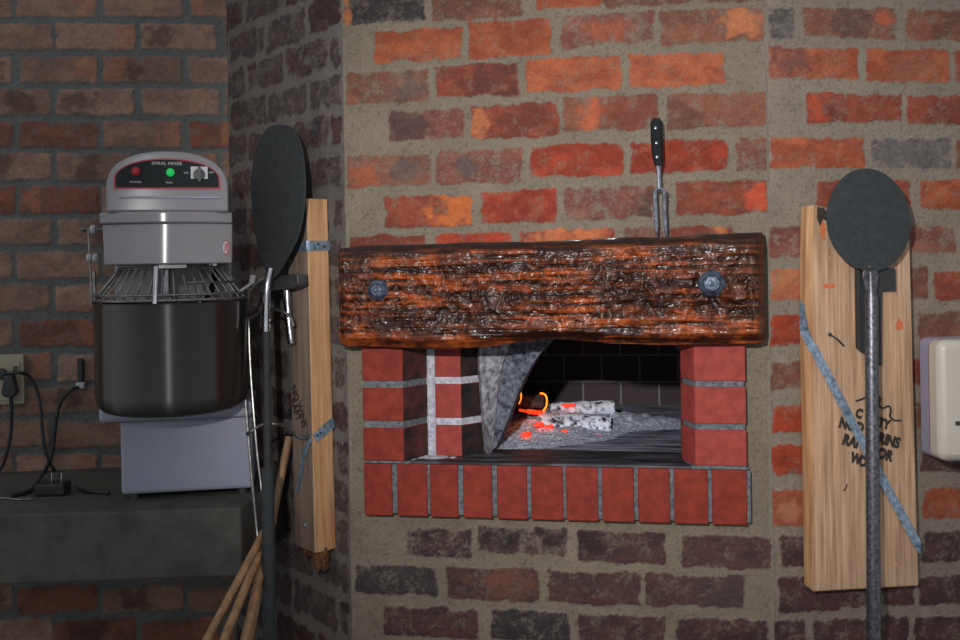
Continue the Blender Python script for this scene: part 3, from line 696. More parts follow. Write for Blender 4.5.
bm = bmesh.new(); tube(bm, smoothpts([PR.hit(u, v, BT+.002) for u, v in ((855,401),(861,399),(868,396),(876,395),(879,399),(878,405),(882,408),(888,406),(890,411),(889,416),(893,420),(900,420.5))], 4), .0022, 6)
obj('twisted_wire', bm, M['char'], br_)
bm = bmesh.new(); tube(bm, [PR.hit(846,484,BT+.002), PR.hit(845,488,BT+.003), PR.hit(842.5,491,BT+.001)], .0015, 6); obj('bent_nail', bm, M['char'], br_)
tA = math.radians(-17); tx = PR.e*math.cos(tA)+Vector((0, 0, math.sin(tA))); ty = -PR.e*math.sin(tA)+Vector((0, 0, math.cos(tA)))
for body, u, v, sz_ in (('C', 858, 414, .030), ('TY', 883, 424, .030), ('NOD', 850.5, 426, .034), ('RINS', 888, 441, .034), ('RAF', 851, 442, .034), ('OR', 884, 455, .034), ('W', 855, 459, .032), ('O', 862, 462, .032)):
    me = text_mesh(body, sz_, PR.hit(u, v, BT+.0008), tx, ty, xs=.78, bold=.0022)
    obj('stencil_lettering', me, M['ink'], bd)
for u, v, a, b in ((828,286,.026,.007),(898,325,.012,.018),(898,250,.010,.02),(822,230,.008,.03)):
    bm = bmesh.new(); N = 14; rr = random.Random(int(u)); c = PR.hit(u, v, BT+.0003)
    prism(bm, [c+PR.e*a*math.cos(2*math.pi*k/N)*rr.uniform(.45, 1.1)+Vector((0, 0, 1))*b*math.sin(2*math.pi*k/N)*rr.uniform(.45, 1.1) for k in range(N)], PR.n*.0004)
    obj('red_crayon_mark', bm, M['red_chalk'], bd)
bm = bmesh.new(); prism(bm, [PR.hit(u, v, BT+.0003) for u, v in ((816,206.5),(822,208),(827,213),(830,216),(827,222),(822,219),(819,226),(816,219))], PR.n*.0005); obj('scorch_mark', bm, M['ink'], bd)
for u, v, r in ((826,300,.004),(900,480,.006),(833,520,.005),(895,565,.005),(829,258,.004)):
    bm = bmesh.new(); lathe(bm, PR.hit(u, v, BT), [(r, 0), (r*.8, .0006), (0, .0007)], 10, frame=(PR.e, Vector((0, 0, 1)), PR.n)); obj('knot', bm, M['pine_edge'], bd)

# ------------------------------------------------------------------ round peel on the right
UPV = Vector((0, 0, 1))
pr_ = root('oven_peel', 'long steel-handled peel with small round black blade leaning on the pine board', 'peel', PR.hit(880, 1000, .12)*1.0, PR.rot())
def disc(pl, cu, cv, wu, hv, off, lean=0.0, t=.004, N=56, taper=0.0, rot=0.0):
    bm = bmesh.new(); c = pl.hit(cu, cv, off)
    s0 = pl.sz(cu-wu, cv, off)[0]; s1 = pl.sz(cu+wu, cv, off)[0]; a = (s1-s0)/2; b = (pl.sz(cu, cv-hv, off)[1]-pl.sz(cu, cv+hv, off)[1])/2
    pts = []
    for k in range(N):
        x, y = math.cos(2*math.pi*k/N), math.sin(2*math.pi*k/N)
        x2 = x*(1+taper*y); X = x2*a*math.cos(rot)-y*b*math.sin(rot); Y = x2*a*math.sin(rot)+y*b*math.cos(rot)
        pts.append(c+pl.e*X+UPV*Y+pl.n*(-Y*lean))
    prism(bm, pts, -pl.n*t); return bm
obj('blade', disc(PR, 868, 219.5, 42, 51.5, .095, .08, taper=-.02), M['black_iron'], pr_, bevel=.001)
bm = bmesh.new()
for du in (861, 871): lathe(bm, PR.hit(868, 267+(du-861)*1.0, .106), [(.0045, 0), (.004, .003), (0, .004)], 10, frame=(PR.e, UPV, PR.n))
obj('rivet', bm, M['dark_steel'], pr_)
bm = bmesh.new(); prism(bm, [PR.hit(u, v, .103) for u, v in ((864,262),(873,262),(878,276),(876,290),(865,290),(862,276))], -PR.n*.005)
obj('ferrule', bm, M['pipe'], pr_, bevel=.001)
bm = bmesh.new()
zf_ = PR.hit(876,1000,.1)
pt = [PR.hit(869.5,272,.103), PR.hit(870,284,.104), PR.hit(870.5,300,.106), PR.hit(871,400,.115), PR.hit(873,640,.135)]
dirn = (pt[-1]-pt[-2]); k = (pt[-1].z-.0)/-dirn.z; pt.append(pt[-1]+dirn*k)
tube(bm, pt, [.006,.009,.0145,.0150,.0158,.0158], 20)
obj('pipe_handle', bm, M['pipe'], pr_, smooth=True, label='mottled galvanised pipe handle')
WM_dummy = 0
bm = bmesh.new(); prism(bm, [PR.hit(u, v, .072) for u, v in ((857,268),(894,268),(895,291),(881,291),(881,366),(876,359),(863,353),(858,348))], -PR.n*.018)
bko = tag(obj('wall_bracket', bm, M['black_plastic'], base=PR.hit(870, 330, .055), bevel=.001), 'black steel bracket on the pine board behind the round peel', 'bracket')

# ------------------------------------------------------------------ towel dispenser
td = root('paper_towel_dispenser', 'ivory plastic paper towel dispenser on the wall at the right edge', 'dispenser', PR.hit(985, 455, 0), PR.rot())
def rbox(pl, s0, s1, z0, z1, o0, o1, r, n=6):
    bm = bmesh.new(); pts = []
    for cx, cz, a0 in ((s1-r, z1-r, 0), (s0+r, z1-r, 90), (s0+r, z0+r, 180), (s1-r, z0+r, 270)):
        for k in range(n+1):
            a = math.radians(a0+90*k/n); pts.append(pl.W(cx+r*math.cos(a), cz+r*math.sin(a), o0))
    prism(bm, pts, pl.n*(o1-o0)); return bm
s0, s1, z0, z1 = PR.rect(930, 337, 1050, 456, .05)
obj('back_shell', rbox(PR, s0, s1, z0, z1, .001, .095, .018), M['lilac'], td, bevel=.004, smooth=True)
s0, s1, z0, z1 = PR.rect(938, 339, 1052, 456, .15)
obj('cover', rbox(PR, s0, s1, z0-.008, z1, .0955, .155, .022), M['ivory'], td, bevel=.016, smooth=True)
bm = bmesh.new(); a = PR.rect(955, 421, 985, 425, .157); pbox(bm, PR, *a, .1545, .157); obj('dark_slot', bm, M['black_plastic'], td)

# ------------------------------------------------------------------ timber post on the return wall
tp_ = root('timber_post', 'narrow pine post with two steel straps and rotten foot mounted left of the oven', 'post', PF.hit(312, 570, .03), PF.rot())
so = PF.sz(327, 300, 0)[0]; th_ = .066
c0 = PF.sz(287, 300, th_)[0]; c1 = PF.sz(307, 300, th_)[0]
zt2 = PF.sz(308, 198, th_)[1]; zb2 = PF.sz(308, 551, th_)[1]
def post_box(bm, a0, a1, z0, z1, o0, o1, seg=1): pbox(bm, PF, a0, a1, z0, z1, o0, o1)
bm = bmesh.new(); lean = .004
def pq(a, z, o, k=0): return PF.W(a+lean*(zt2-z)*4, z, o)
quadbox(bm, [pq(c0, zb2, .002), pq(c1, zb2, .002), pq(c1, zt2, .002), pq(c0, zt2-.0, .002), pq(c0, zb2, th_), pq(c1, zb2, th_), pq(c1, zt2, th_), pq(c0, zt2, th_)])
po = obj('post_timber', bm, [M['pine_shaded'], M['pine_edge']], tp_, bevel=.003)
for p in po.data.polygons:
    if (p.normal - (WM[tp_.name].to_3x3().inverted() @ PF.e)).length < .3: p.material_index = 1
# rotten foot: jagged lumps
for (a0, a1, oo0, oo1, dz) in ((c0+.012, c0+.040, .01, th_, .040), (c1-.046, c1+.002, .004, th_, .066)):
    bm = bmesh.new(); rr = random.Random(3); pts = []
    N = 10; rings = []
    for j in range(6):
        z = zb2-dz*j/5+.015; k = 1-.08*j
        ring = []
        for q in range(N):
            an = 2*math.pi*q/N; ring.append(bm.verts.new(pq((a0+a1)/2+(a1-a0)/2*math.cos(an)*k*rr.uniform(.8, 1.15), z+rr.uniform(-.005, .005), (oo0+oo1)/2+(oo1-oo0)/2*math.sin(an)*k*rr.uniform(.85, 1.1))))
        rings.append(ring)
    for a, b in zip(rings, rings[1:]):
        for q in range(N): bm.faces.new((a[q], a[(q+1) % N], b[(q+1) % N], b[q]))
    bm.faces.new(rings[0]); bm.faces.new(rings[-1]); obj('rotten_foot', bm, M['rot'], tp_, label='dark rotten split foot')
def postpt(face, t, z, g=.002):        # around the post: face 'L' (wide grey) or 'R' (pine edge)
    if face == 'L': return pq(c0+(c1-c0)*t, z, th_+g)
    return pq(c1+g, z, th_*(1-t))
zz = PF.sz(300, 246, th_)[1]
bm = bmesh.new(); ribbon(bm, [pq(c0-.002, zz-.006, .03), postpt('L', 0, zz-.006), postpt('L', .5, zz-.002), postpt('L', 1, zz), postpt('R', .08, zz), postpt('R', .6, zz), postpt('R', 1, zz)], None, .026, [-PF.e, (-PF.e+PF.n).normalized(), PF.n, (PF.n+PF.e).normalized(), PF.e, PF.e, PF.e], .0015)
sb = obj('steel_strap', bm, M['galv'], tp_, label='horizontal galvanised strap')
for k, (t, dz) in enumerate(((.45, .004), (.75, -.002), (.3, -.006))):
    bm = bmesh.new(); lathe(bm, postpt('R', t, zz+dz, .0038), [(.0032, 0), (.003, .001), (0, .0012)], 8, frame=(PF.n, UPV, PF.e)); obj('nail_head', bm, M['char'], sb)
bm = bmesh.new()
za = PF.sz(327, 420, 0)[1]; zb_ = PF.sz(308, 438, th_)[1]; zc_ = PF.sz(292, 490, th_)[1]
ribbon(bm, [postpt('R', 1.0, za), postpt('R', .1, zb_)], None, .026, [PF.e, PF.e], .0015)
ribbon(bm, [postpt('L', 1.0, zb_+.004), postpt('L', .6, zb_-.05), postpt('L', .25, zc_)], None, .015, [PF.n]*3, .0015)
sb2 = obj('steel_strap', bm, M['galv'], tp_, label='slanting galvanised strap')
for t, dz in ((.35, -.012), (.2, -.03)):
    bm = bmesh.new(); lathe(bm, postpt('R', t, zb_+(za-zb_)*t+.0, .0038), [(.0032, 0), (.003, .001), (0, .0012)], 8, frame=(PF.n, UPV, PF.e)); obj('nail_head', bm, M['char'], sb2)
sa = math.radians(-62)
ex = PF.e*math.cos(sa)+UPV*math.sin(sa); ey = -PF.e*math.sin(sa)+UPV*math.cos(sa)
for body, t, v in (('NO', .22, 394), ('RAFT', .22, 410), ('WINS', .52, 414)):
    z = PF.sz(297, v, th_)[1]; me = text_mesh(body, .034, pq(c0+(c1-c0)*t, z, th_+.0008), ex, ey, xs=.8, bold=.001); obj('stencil_lettering', me, M['ink'], po)
bm = bmesh.new(); lathe(bm, PF.hit(304, 525, th_+.001), [(.006, 0), (.005, .004), (0, .005)], 8, frame=(PF.e, UPV, PF.n)); obj('nail_head', bm, M['galv'], po)

# ------------------------------------------------------------------ tools hanging left of the post
op = root('oven_peel', 'big oval black peel on long black handle leaning in the corner left of the post', 'peel', Vector((PF.hit(262, 640, .2).x, PF.hit(262, 640, .2).y, 0)), PF.rot())
bm = bmesh.new(); outl = [(277,124.5),(287,126),(295,134),(300,148),(303,170),(303.5,195),(301,218),(296,238),(288,254),(280,268),(274,277),(268,277),(263,266),(257,248),(252.5,225),(250,195),(251,168),(256,146),(264,131),(270,126)]
prism(bm, smoothpts([PF.hit(u, v, .075+.0004*(v-125)) for u, v in outl]+[PF.hit(277,124.5,.075)], 3)[:-1], -PF.n*.005)
obj('blade', bm, M['black_iron'], op, bevel=.001)
def run(bm, pts, off, r, seg=10, n=5, pl=PF):
    q = smoothpts([pl.hit(p[0], p[1], p[2] if len(p) > 2 else off) for p in pts], n); tube(bm, q, r, seg)
bm = bmesh.new(); run(bm, [(270,268,.14),(266,290,.15),(265,334,.165)], .15, .0105, 14); obj('socket', bm, M['chrome'], op, smooth=True, label='chrome socket tube')
bm = bmesh.new(); p0, p1 = PF.hit(265.5,332,.165), PF.hit(268,600,.235); dd = p1-p0; tube(bm, [p0, p1, p1+dd*(p1.z/-dd.z)], .0095, 12); obj('handle', bm, M['black_iron'], op, smooth=True)
bm = bmesh.new(); q0 = p0+dd*.52; tube(bm, [q0, p0+dd*1.3], .0165, 14); obj('shade_sleeve', bm, M['black_iron'], op, smooth=True)  # sleeve added to thicken the handle, standing in for dark shadow
rk = root('tool_rack', 'dark steel wall rack with short chrome tube and wire hoop left of the post', 'rack', PF.hit(290, 300, .07), PF.rot())
bm = bmesh.new(); prism(bm, [PF.hit(u, v, .11) for u, v in ((256,281),(262,276.5),(296,274),(297,285),(292,288),(258,293))], -PF.n*.03); obj('bar', bm, M['dark_steel'], rk, bevel=.002)
bm = bmesh.new(); run(bm, [(286,288),(287.5,315),(290,338),(291,344)], .085, .0105, 14); obj('tube', bm, M['chrome'], rk, smooth=True)
bm = bmesh.new(); run(bm, [(243,312,.16),(247,319,.16),(253,316,.15),(262,311,.135),(272,309.5,.12),(283,312,.11),(290,318,.10),(293,326,.095)], .15, .0042, 8); obj('hoop_wire', bm, M['rod'], rk, smooth=True)
bm = bmesh.new(); run(bm, [(296,274,.085),(299,276,.08),(300,283,.06),(299,290,.02),(299,292,.001)], .15, .004, 8); obj('hook', bm, M['dark_steel'], rk, smooth=True)
tg = root('tongs', 'long thin steel wire tongs hanging beside the mixer from the rack', 'tongs', PF.hit(262, 600, .22), PF.rot())
bm = bmesh.new(); run(bm, [(263,278,.13),(256,283,.15),(248,291,.17),(241,303,.18),(239.5,318,.19),(240.5,345,.19),(243,380,.2),(247,430,.2),(252,490,.2),(258,545,.2),(268,600,.225),(274,640,.22)], .15, .0042, 8); obj('arm', bm, M['rod'], tg, smooth=True)
bm = bmesh.new(); run(bm, [(243,313,.18),(247.5,320,.185),(248.5,345,.19),(250,375,.195),(253,415,.2),(257,460,.2),(262,500,.2),(268,560,.22),(275,620,.22)], .15, .0032, 8); obj('arm', bm, M['rod'], tg, smooth=True)
hk = bmesh.new(); run(hk, [(246,434,.215),(250,431,.21),(258,426,.19),(266,424,.17),(275,424,.15),(284,426,.12),(291,431,.10),(297,436,.085),(304,438,.074),(309,436,.07)], .15, .0045, 8)
tag(obj('hook', hk, M['rod'], base=PF.hit(305, 438, .07), smooth=True), 'bent steel hook rod reaching left from the lower strap of the post', 'hook')
cr_ = bmesh.new()
def pole(p0, p1, r, label):
    p0, p1 = PF.hit(*p0), PF.hit(*p1); dd = p1-p0; e_ = p1+dd*((p1.z-.004)/-dd.z) if p1.z > .01 else p1
    bm = bmesh.new(); tube(bm, [p0, (p0+e_)/2, e_], [r*.92, r, r], 12)
    return tag(obj('wooden_pole', bm, M['pole'], base=e_, smooth=True), label, 'pole', 'wooden tool handles leaning in the corner')
pole((288,437,.035), (270,528,.12), .0115, 'pale wooden pole with its top end leaning against the timber post')
pole((272,515,.17), (206,640,.44), .0105, 'wooden pole crossing in front of the slab, most slanted of the corner poles')
pole((272,520,.155), (223,640,.42), .0105, 'wooden pole just right of the most slanted one in the corner')
pole((268,535,.17), (244,640,.36), .0115, 'steepest wooden pole low in the corner beside the black peel handle')

# ------------------------------------------------------------------ spiral mixer
cx = P(171, 200, 2.52).x
def X(u, v, d): return P(u, v, d).x
def Zv(v, d, u=171): return P(u, v, d).z
mx = root('spiral_mixer', 'grey tabletop spiral dough mixer with black steel bowl and wire guard on the concrete slab', 'mixer', Vector((cx, 2.68, zsh)))
# base
x0, x1 = X(121, 460, 2.62), X(252, 460, 2.62); zb0 = zsh+.014; ztb = Zv(419, 2.62, 186)
bm = bmesh.new(); abox(bm, x0, x1, 2.62, 2.86, zb0, ztb); obj('base', bm, M['enamel_base'], mx, bevel=.008)
x0b = X(101, 412, 2.62)
bm = bmesh.new(); abox(bm, x0b, x1, 2.60, 2.86, ztb+.001, ztb+.045); obj('turntable_housing', bm, M['enamel_base'], mx, bevel=.01)
for fx in (x0+.03, x1-.03):
    for fy in (2.645, 2.835):
        bm = bmesh.new(); lathe(bm, (fx, fy, zsh), [(0, 0), (.016, 0), (.013, .016), (0, .016)], 16); obj('foot', bm, M['black_plastic'], mx)
bc = Vector(((X(98, 350, 2.56)+X(245, 350, 2.56))/2, 2.56, 0)); R = (X(245, 350, 2.56)-X(98, 350, 2.56))/2
zr = Zv(303, 2.42); zbb = Zv(417, 2.42)
bm = bmesh.new(); lathe(bm, (bc.x, bc.y, 0), [(0, zbb), (R*.80, zbb), (R*.9, zbb+.006), (R*.97, zbb+.02), (R, zbb+.045), (R, zr-.004), (R*1.012, zr), (R*.97, zr), (R*.97, zbb+.05), (0, zbb+.02)], 72)
bw = obj('bowl', bm, M['stainless'], mx, smooth=True, sharp=50)
bm = bmesh.new(); lathe(bm, (bc.x, bc.y, 0), [(R*.86, zbb+.010), (R*.955, zbb+.017), (R*.972, zbb+.024), (R*.95, zbb+.024)], 72); 
bm.free()
# column
bm = bmesh.new(); abox(bm, X(112, 290, 2.75), X(231, 290, 2.75), 2.757, 2.87, ztb+.045, Zv(262, 2.7)); obj('column', bm, M['enamel'], mx, bevel=.01)
# head : lower box with bowed front
def bowed(xa, xb, yf, yb, z0, z1, bow, n=14, taper=0.0):
    bm = bmesh.new(); pts = []
    for k in range(n+1):
        t = k/n*2-1; pts.append((xa+(xb-xa)*k/n, yf+bow*(abs(t)**2.1), 0))
    pts += [(xb, yb, 0), (xa, yb, 0)]
    a = [bm.verts.new((p[0]+taper*(1 if p[0] < cx else -1), p[1], z0)) for p in pts]; b = [bm.verts.new((p[0], p[1], z1)) for p in pts]
    bm.faces.new(a); bm.faces.new(b); N = len(pts)
    for i in range(N): bm.faces.new((a[i], a[(i+1) % N], b[(i+1) % N], b[i]))
    return bm
yf = 2.44
xa, xb = X(105.5, 240, yf), X(237, 240, yf)
obj('head', bowed(xa, xb, yf-.03, 2.84, Zv(264, yf), Zv(223.5, yf), .05, taper=.003), M['enamel'], mx, smooth=True, bevel=.003, sharp=35)
xa2, xb2 = X(103, 217, yf), X(236, 217, yf)
obj('head_rim', bowed(xa2-.001, xb2+.001, yf-.037, 2.845, Zv(223.5, yf)+.0005, Zv(212, yf), .05), M['enamel'], mx, smooth=True, bevel=.004, sharp=35)
# arched control housing, face leaning back a little
yh = yf-.012
zA, zT_ = Zv(212, yh)+.0005, Zv(150, yh)
xl, xr = X(108, 200, yh), X(231, 200, yh); xm = (xl+xr)/2; hw = (xr-xl)/2
def archpts(hwd, zbase, zspr, ztop, N=24, p=2.35):
    out = [(-hwd, zbase)]
    for k in range(N+1):
        a = math.pi*(1-k/N); cxx, sxx = math.cos(a), math.sin(a)
        out.append((hwd*math.copysign(abs(cxx)**(2/p), cxx), zspr+(ztop-zspr)*abs(sxx)**(2/p)))
    out.append((hwd, zbase)); return out
zs_ = Zv(188, yh)
LB = .35
def face(x, z, o=0.0): return Vector((xm+x, yh+(z-zA)*LB*.35-o, z))
bm = bmesh.new(); pts = [face(x, z) for x, z in archpts(hw, zA, zs_, zT_)]
a = [bm.verts.new(p) for p in pts]; b = [bm.verts.new((p.x, 2.80-(p.z-zA)*.5, p.z)) for p in pts]
bm.faces.new(a); bm.faces.new(b); N = len(pts)
for i in range(N): bm.faces.new((a[i], a[(i+1) % N], b[(i+1) % N], b[i]))
obj('control_housing', bm, M['enamel'], mx, smooth=True, bevel=.006, sharp=35)
# control panel: red border then black field
zp0, zp1 = Zv(188.5, yh), Zv(157.5, yh)
pw = (X(222.5, 180, yh)-X(115.5, 180, yh))/2
xs_ = (X(222.5, 180, yh)+X(115.5, 180, yh))/2-xm
def ppts(w, z0, z1, zsp): return [(xs_+x, z) for x, z in archpts(w, z0, zsp, z1, p=2.1)]
bm = bmesh.new(); prism(bm, [face(x, z, .0015) for x, z in ppts(pw, zp0, zp1, zp0+.022)], (0, -.002, 0)); cp = obj('control_panel', bm, M['panel_red'], mx)
bm = bmesh.new(); prism(bm, [face(x, z, .0036) for x, z in ppts(pw-.004, zp0+.0035, zp1-.0035, zp0+.024)], (0, -.0012, 0)); obj('black_field', bm, M['panel_black'], cp)
def fpt(u, v, o): 
    p = P(u, v, yh); z = p.z; return face(p.x-xm, z, o)
for u, v, m, nm in ((137, 171.5, 'lamp_red', 'red_button'), (171.5, 172, 'lamp_green', 'green_button')):
    bm = bmesh.new(); lathe(bm, fpt(u, v, .004), [(.0105, 0), (.010, .006), (.006, .009), (0, .0095)], 16, frame=(Vector((1, 0, 0)), UPV, Vector((0, -1, 0)))); obj(nm, bm, M[m], cp, smooth=True)
bm = bmesh.new(); c = fpt(200.8, 173.5, .004); abox(bm, c.x-.021, c.x+.021, c.y-.002, c.y, c.z-.020, c.z+.020); dl = obj('dial_plate', bm, M['panel_white'], cp)
bm = bmesh.new(); lathe(bm, c+Vector((0, -.002, 0)), [(.015, 0), (.013, .008), (0, .009)], 24, frame=(Vector((1, 0, 0)), UPV, Vector((0, -1, 0)))); abox(bm, c.x-.0035, c.x+.0035, c.y-.02, c.y-.006, c.z-.018, c.z+.018); obj('dial_knob', bm, M['black_plastic'], cp)
EX = Vector((1, 0, 0))
for body, u, v, sz_ in (('SPIRAL MIXER', 168, 163, .0085), ('POWER', 137, 182.5, .0055), ('RUN', 170.5, 182.3, .0055), ('OFF', 187.5, 172, .005), ('ON', 213, 171, .005)):
    me = text_mesh(body, sz_*1.25, fpt(u, v, .0056), EX, UPV, xs=1.15); obj('panel_lettering', me, M['panel_white'], cp)
# seam groove ledge under the panel
bm = bmesh.new(); zl = Zv(197, yh); abox(bm, xm-hw*.80, xm+hw*.86, yh+.004, yh+.05, zl-.003, zl+.003)
for v_ in bm.verts:
    if v_.co.y < yh+.02: v_.co.y = face(0, zl).y-.004
obj('panel_ledge', bm, M['enamel_base'], mx, bevel=.0025)
# oval sticker
bm = bmesh.new(); c = P(229.5, 247, yf); yb_ = yf-.03+.04*(abs((c.x-cx)/((xb-xa)/2))**2.6)
N = 24; prism(bm, [Vector((c.x+.0095*math.cos(2*math.pi*k/N), yb_-.004+.004*math.cos(2*math.pi*k/N), c.z+.018*math.sin(2*math.pi*k/N))) for k in range(N)], (0, .006, 0)); sk = obj('warning_sticker', bm, M['panel_red'], mx)
bm = bmesh.new(); prism(bm, [Vector((c.x+.0075*math.cos(2*math.pi*k/N), yb_-.0055+.0035*math.cos(2*math.pi*k/N), c.z+.015*math.sin(2*math.pi*k/N))) for k in range(N)], (0, .004, 0)); obj('sticker_field', bm, M['panel_white'], sk)
bm = bmesh.new()
for k in range(3): tube(bm, [Vector((c.x-.004+.004*k, yb_-.0068+.0012*k, c.z-.010)), Vector((c.x-.001+.003*k, yb_-.0066+.0012*k, c.z+.010))], .0012, 6)
obj('sticker_mark', bm, M['panel_red'], sk)
# wire guard
zg0, zg1 = zr+.004, Zv(268, 2.45); Rg = R*1.0; Rt = R*.66
gd = bmesh.new()
def ringpts(r, z, a0, a1, n): return [Vector((bc.x+r*math.cos(a), bc.y+r*math.sin(a), z)) for a in [math.radians(a0+(a1-a0)*k/n) for k in range(n+1)]]
bm = bmesh.new()
tube(bm, ringpts(Rg, zg0+.003, 180, 360, 40), .0038, 8); tube(bm, ringpts(Rg, zg0+.016, 182, 358, 40), .003, 8)
tube(bm, ringpts(Rt, zg1, 180, 360, 30), .0036, 8)
tube(bm, ringpts(R*.86, zg0+.020+(zg1-zg0-.02)*.40, 300, 356, 14), .0026, 6)
for k in range(19):
    a = 185+170*k/18
    p0 = ringpts(Rt, zg1, a, a, 1)[0]; p1 = ringpts(Rg, zg0+.003, a+(a-270)*.02, a, 1)[0]; tube(bm, [p0, p1], .0031, 6)
tube(bm, [Vector((bc.x-Rt, bc.y, zg1)), Vector((bc.x-Rg, bc.y, zg0))], .003, 6); tube(bm, [Vector((bc.x+Rt, bc.y, zg1)), Vector((bc.x+Rg, bc.y, zg0))], .003, 6)
gdo = obj('wire_guard', bm, M['rod'], mx, smooth=True)
bm = bmesh.new(); q = ringpts(Rg, zg0, 276, 276, 1)[0]; tube(bm, [q+Vector((0, -.004, -.004)), q+Vector((0, .01, .085))], .0065, 10); obj('guard_clasp', bm, M['chrome'], gdo, smooth=True)
bm = bmesh.new(); q0 = P(174, 264, 2.43); abox(bm, q0.x-.034, q0.x+.034, 2.42, 2.50, q0.z-.010, q0.z-.002); obj('guard_plate', bm, M['enamel'], mx)
# dough hook and centre bar inside
bm = bmesh.new()
hp_ = [Vector((bc.x+.05+.06*math.cos(t*4.6), bc.y+.06*math.sin(t*4.6), zg1+.0-(zg1-zbb-.05)*t)) for t in [k/30 for k in range(31)]]
tube(bm, hp_, .010, 10); tube(bm, [Vector((bc.x+.11, bc.y, zg1+.02)), hp_[0]], .014, 10); obj('dough_hook', bm, M['chrome'], mx, smooth=True)
bm = bmesh.new(); tube(bm, [Vector((bc.x-.02, bc.y+.02, zg1+.02)), Vector((bc.x-.02, bc.y+.02, zbb+.06))], .012, 12); obj('breaker_bar', bm, M['chrome'], mx, smooth=True)
# guard hinge rod at the left
bm = bmesh.new(); tube(bm, [P(83, 229.5, 2.5), P(106, 229.5, 2.5)], .0035, 8); tube(bm, [P(87.5, 229, 2.5), P(89, 262, 2.5), P(91, 302, 2.5)], .003, 8); tube(bm, [P(81, 229.5, 2.5), P(84.5, 229.5, 2.5)], .006, 8)
tube(bm, [P(91, 302, 2.5), P(101, 304, 2.51)], .003, 8); tube(bm, [P(93, 271, 2.5), P(94, 300, 2.5)], .005, 8)
hg = obj('hinge_rod', bm, M['rod'], mx, smooth=True)
for u, v in ((92.5, 229.5), (89, 258), (95, 258)):
    bm = bmesh.new(); lathe(bm, P(u, v, 2.5)-Vector((.006, 0, 0)), [(0, 0), (.011, .001), (.012, .006), (.009, .011), (0, .012)], 14, frame=(Vector((0, 1, 0)), UPV, Vector((1, 0, 0)))); obj('hinge_knob', bm, M['white_plastic'], hg, smooth=True)
bm = bmesh.new(); tube(bm, [P(238, 292, 2.56), P(251, 283, 2.58)], .004, 8); tube(bm, [P(251, 283, 2.58), P(252, 275, 2.58)], .008, 8); obj('guard_knob', bm, M['enamel'], mx, smooth=True)

# the head, its panel and the base are turned a little towards the room
def turn(names, piv, ang, sx=1.0):
    m = Matrix.Translation(piv) @ Matrix.Rotation(ang, 4, 'Z') @ Matrix.Diagonal((sx, 1, 1, 1)) @ Matrix.Translation(-Vector(piv))
    def go(o):
        w = WM[o.name]; o.data.transform(w.inverted() @ m @ w)
        for c in o.children: go(c)
    for c in mx.children:
        if c.name.split('.')[0] in names: go(c)
turn({'head', 'head_rim', 'control_housing', 'control_panel', 'panel_ledge', 'warning_sticker', 'guard_plate'}, Vector((cx, yf-.03, 0)), math.radians(16), .955)
turn({'base', 'turntable_housing', 'foot'}, Vector(((x0+x1)/2, 2.62, 0)), math.radians(10), .975)

# ------------------------------------------------------------------ socket, plugs, cords on the left
sk_ = root('wall_socket', 'cream double wall socket at the left edge beside the mixer', 'socket', PL.hit(0, 405, 0), PL.rot())
s0, s1, z0, z1 = PL.rect(-32, 355, 23, 405, .03)
obj('backbox', rbox(PL, s0, s1, z0, z1, .001, .03, .006), M['cream'], sk_, bevel=.003)
s0, s1, z0, z1 = PL.rect(-28, 363, 19, 401, .036)
fp = obj('faceplate', rbox(PL, s0, s1, z0, z1, .0305, .036, .004), M['cream'], sk_, bevel=.002)
bm = bmesh.new(); a = PL.rect(12.5, 366, 16.5, 372, .038); pbox(bm, PL, *a, .036, .041); obj('switch', bm, M['dark_steel'], sk_)
def plug(u, v, w, h, label, off=.037):
    s0, s1, z0, z1 = PL.rect(u-w, v-h, u+w, v+h, off); bm = bmesh.new(); pts = [PL.W(s, z, off) for s, z in ((s0, z0+.012), (s0+.012, z1), (s1-.012, z1), (s1, z0+.012), (s1-.010, z0), (s0+.010, z0))]
    prism(bm, pts, PL.n*.032); return tag(obj('power_plug', bm, M['black_plastic'], base=PL.hit(u, v, off), bevel=.004), label, 'plug')
pg1 = plug(11, 385, 8, 11, 'black power plug in the right half of the cream socket, cord dropping straight down')
bm = bmesh.new(); lathe(bm, PL.hit(1, 374, .037), [(0, 0), (.017, .001), (.016, .022), (0, .026)], 18, frame=(PL.e, UPV, PL.n)); q = smoothpts([PL.hit(1,374,.055), PL.hit(12,373,.062), PL.hit(20,373,.058)], 4); tube(bm, q, .0045, 8)
pg2 = tag(obj('power_plug', bm, M['black_plastic'], base=PL.hit(1, 374, .037), smooth=True), 'round black power plug at the upper left of the cream socket', 'plug')
def cord(pts, r):
    bm = bmesh.new(); q = smoothpts(pts, 6); tube(bm, q, r, 8); return obj('cord', bm, M['black_plastic'], smooth=True)
def sh(u, v, up=.005): return atz(u, v, zsh+up)
cd1 = cord([PL.hit(20,373,.058), PL.hit(28,376,.04), PL.hit(36,390,.03), PL.hit(40,410,.03), PL.hit(42,435,.03), PL.hit(45,452,.03), PL.hit(52,468,.03), PL.hit(63,480,.035), sh(80,489.5), sh(108,493)], .0048); adopt(cd1, pg2)
cd2 = cord([PL.hit(78,387,.03), PL.hit(70,390,.04), PL.hit(61,400,.04), PL.hit(56,415,.04), PL.hit(53,440,.04), PL.hit(50,458,.045), PL.hit(42,474,.06), sh(30,490,.006), sh(10,496,.006)], .0055)
cd3 = cord([PL.hit(10,397,.05), PL.hit(10.5,410,.045), PL.hit(10,432,.04), PL.hit(6,452,.04), PL.hit(0,468,.04), PL.hit(-14,480,.05)], .0055); adopt(cd3, pg1)
bm = bmesh.new(); q = smoothpts([sh(-30,500,.003), sh(0,498,.003), sh(18,499.5,.003), sh(30,499,.003)], 6); tube(bm, q, .0028, 6)
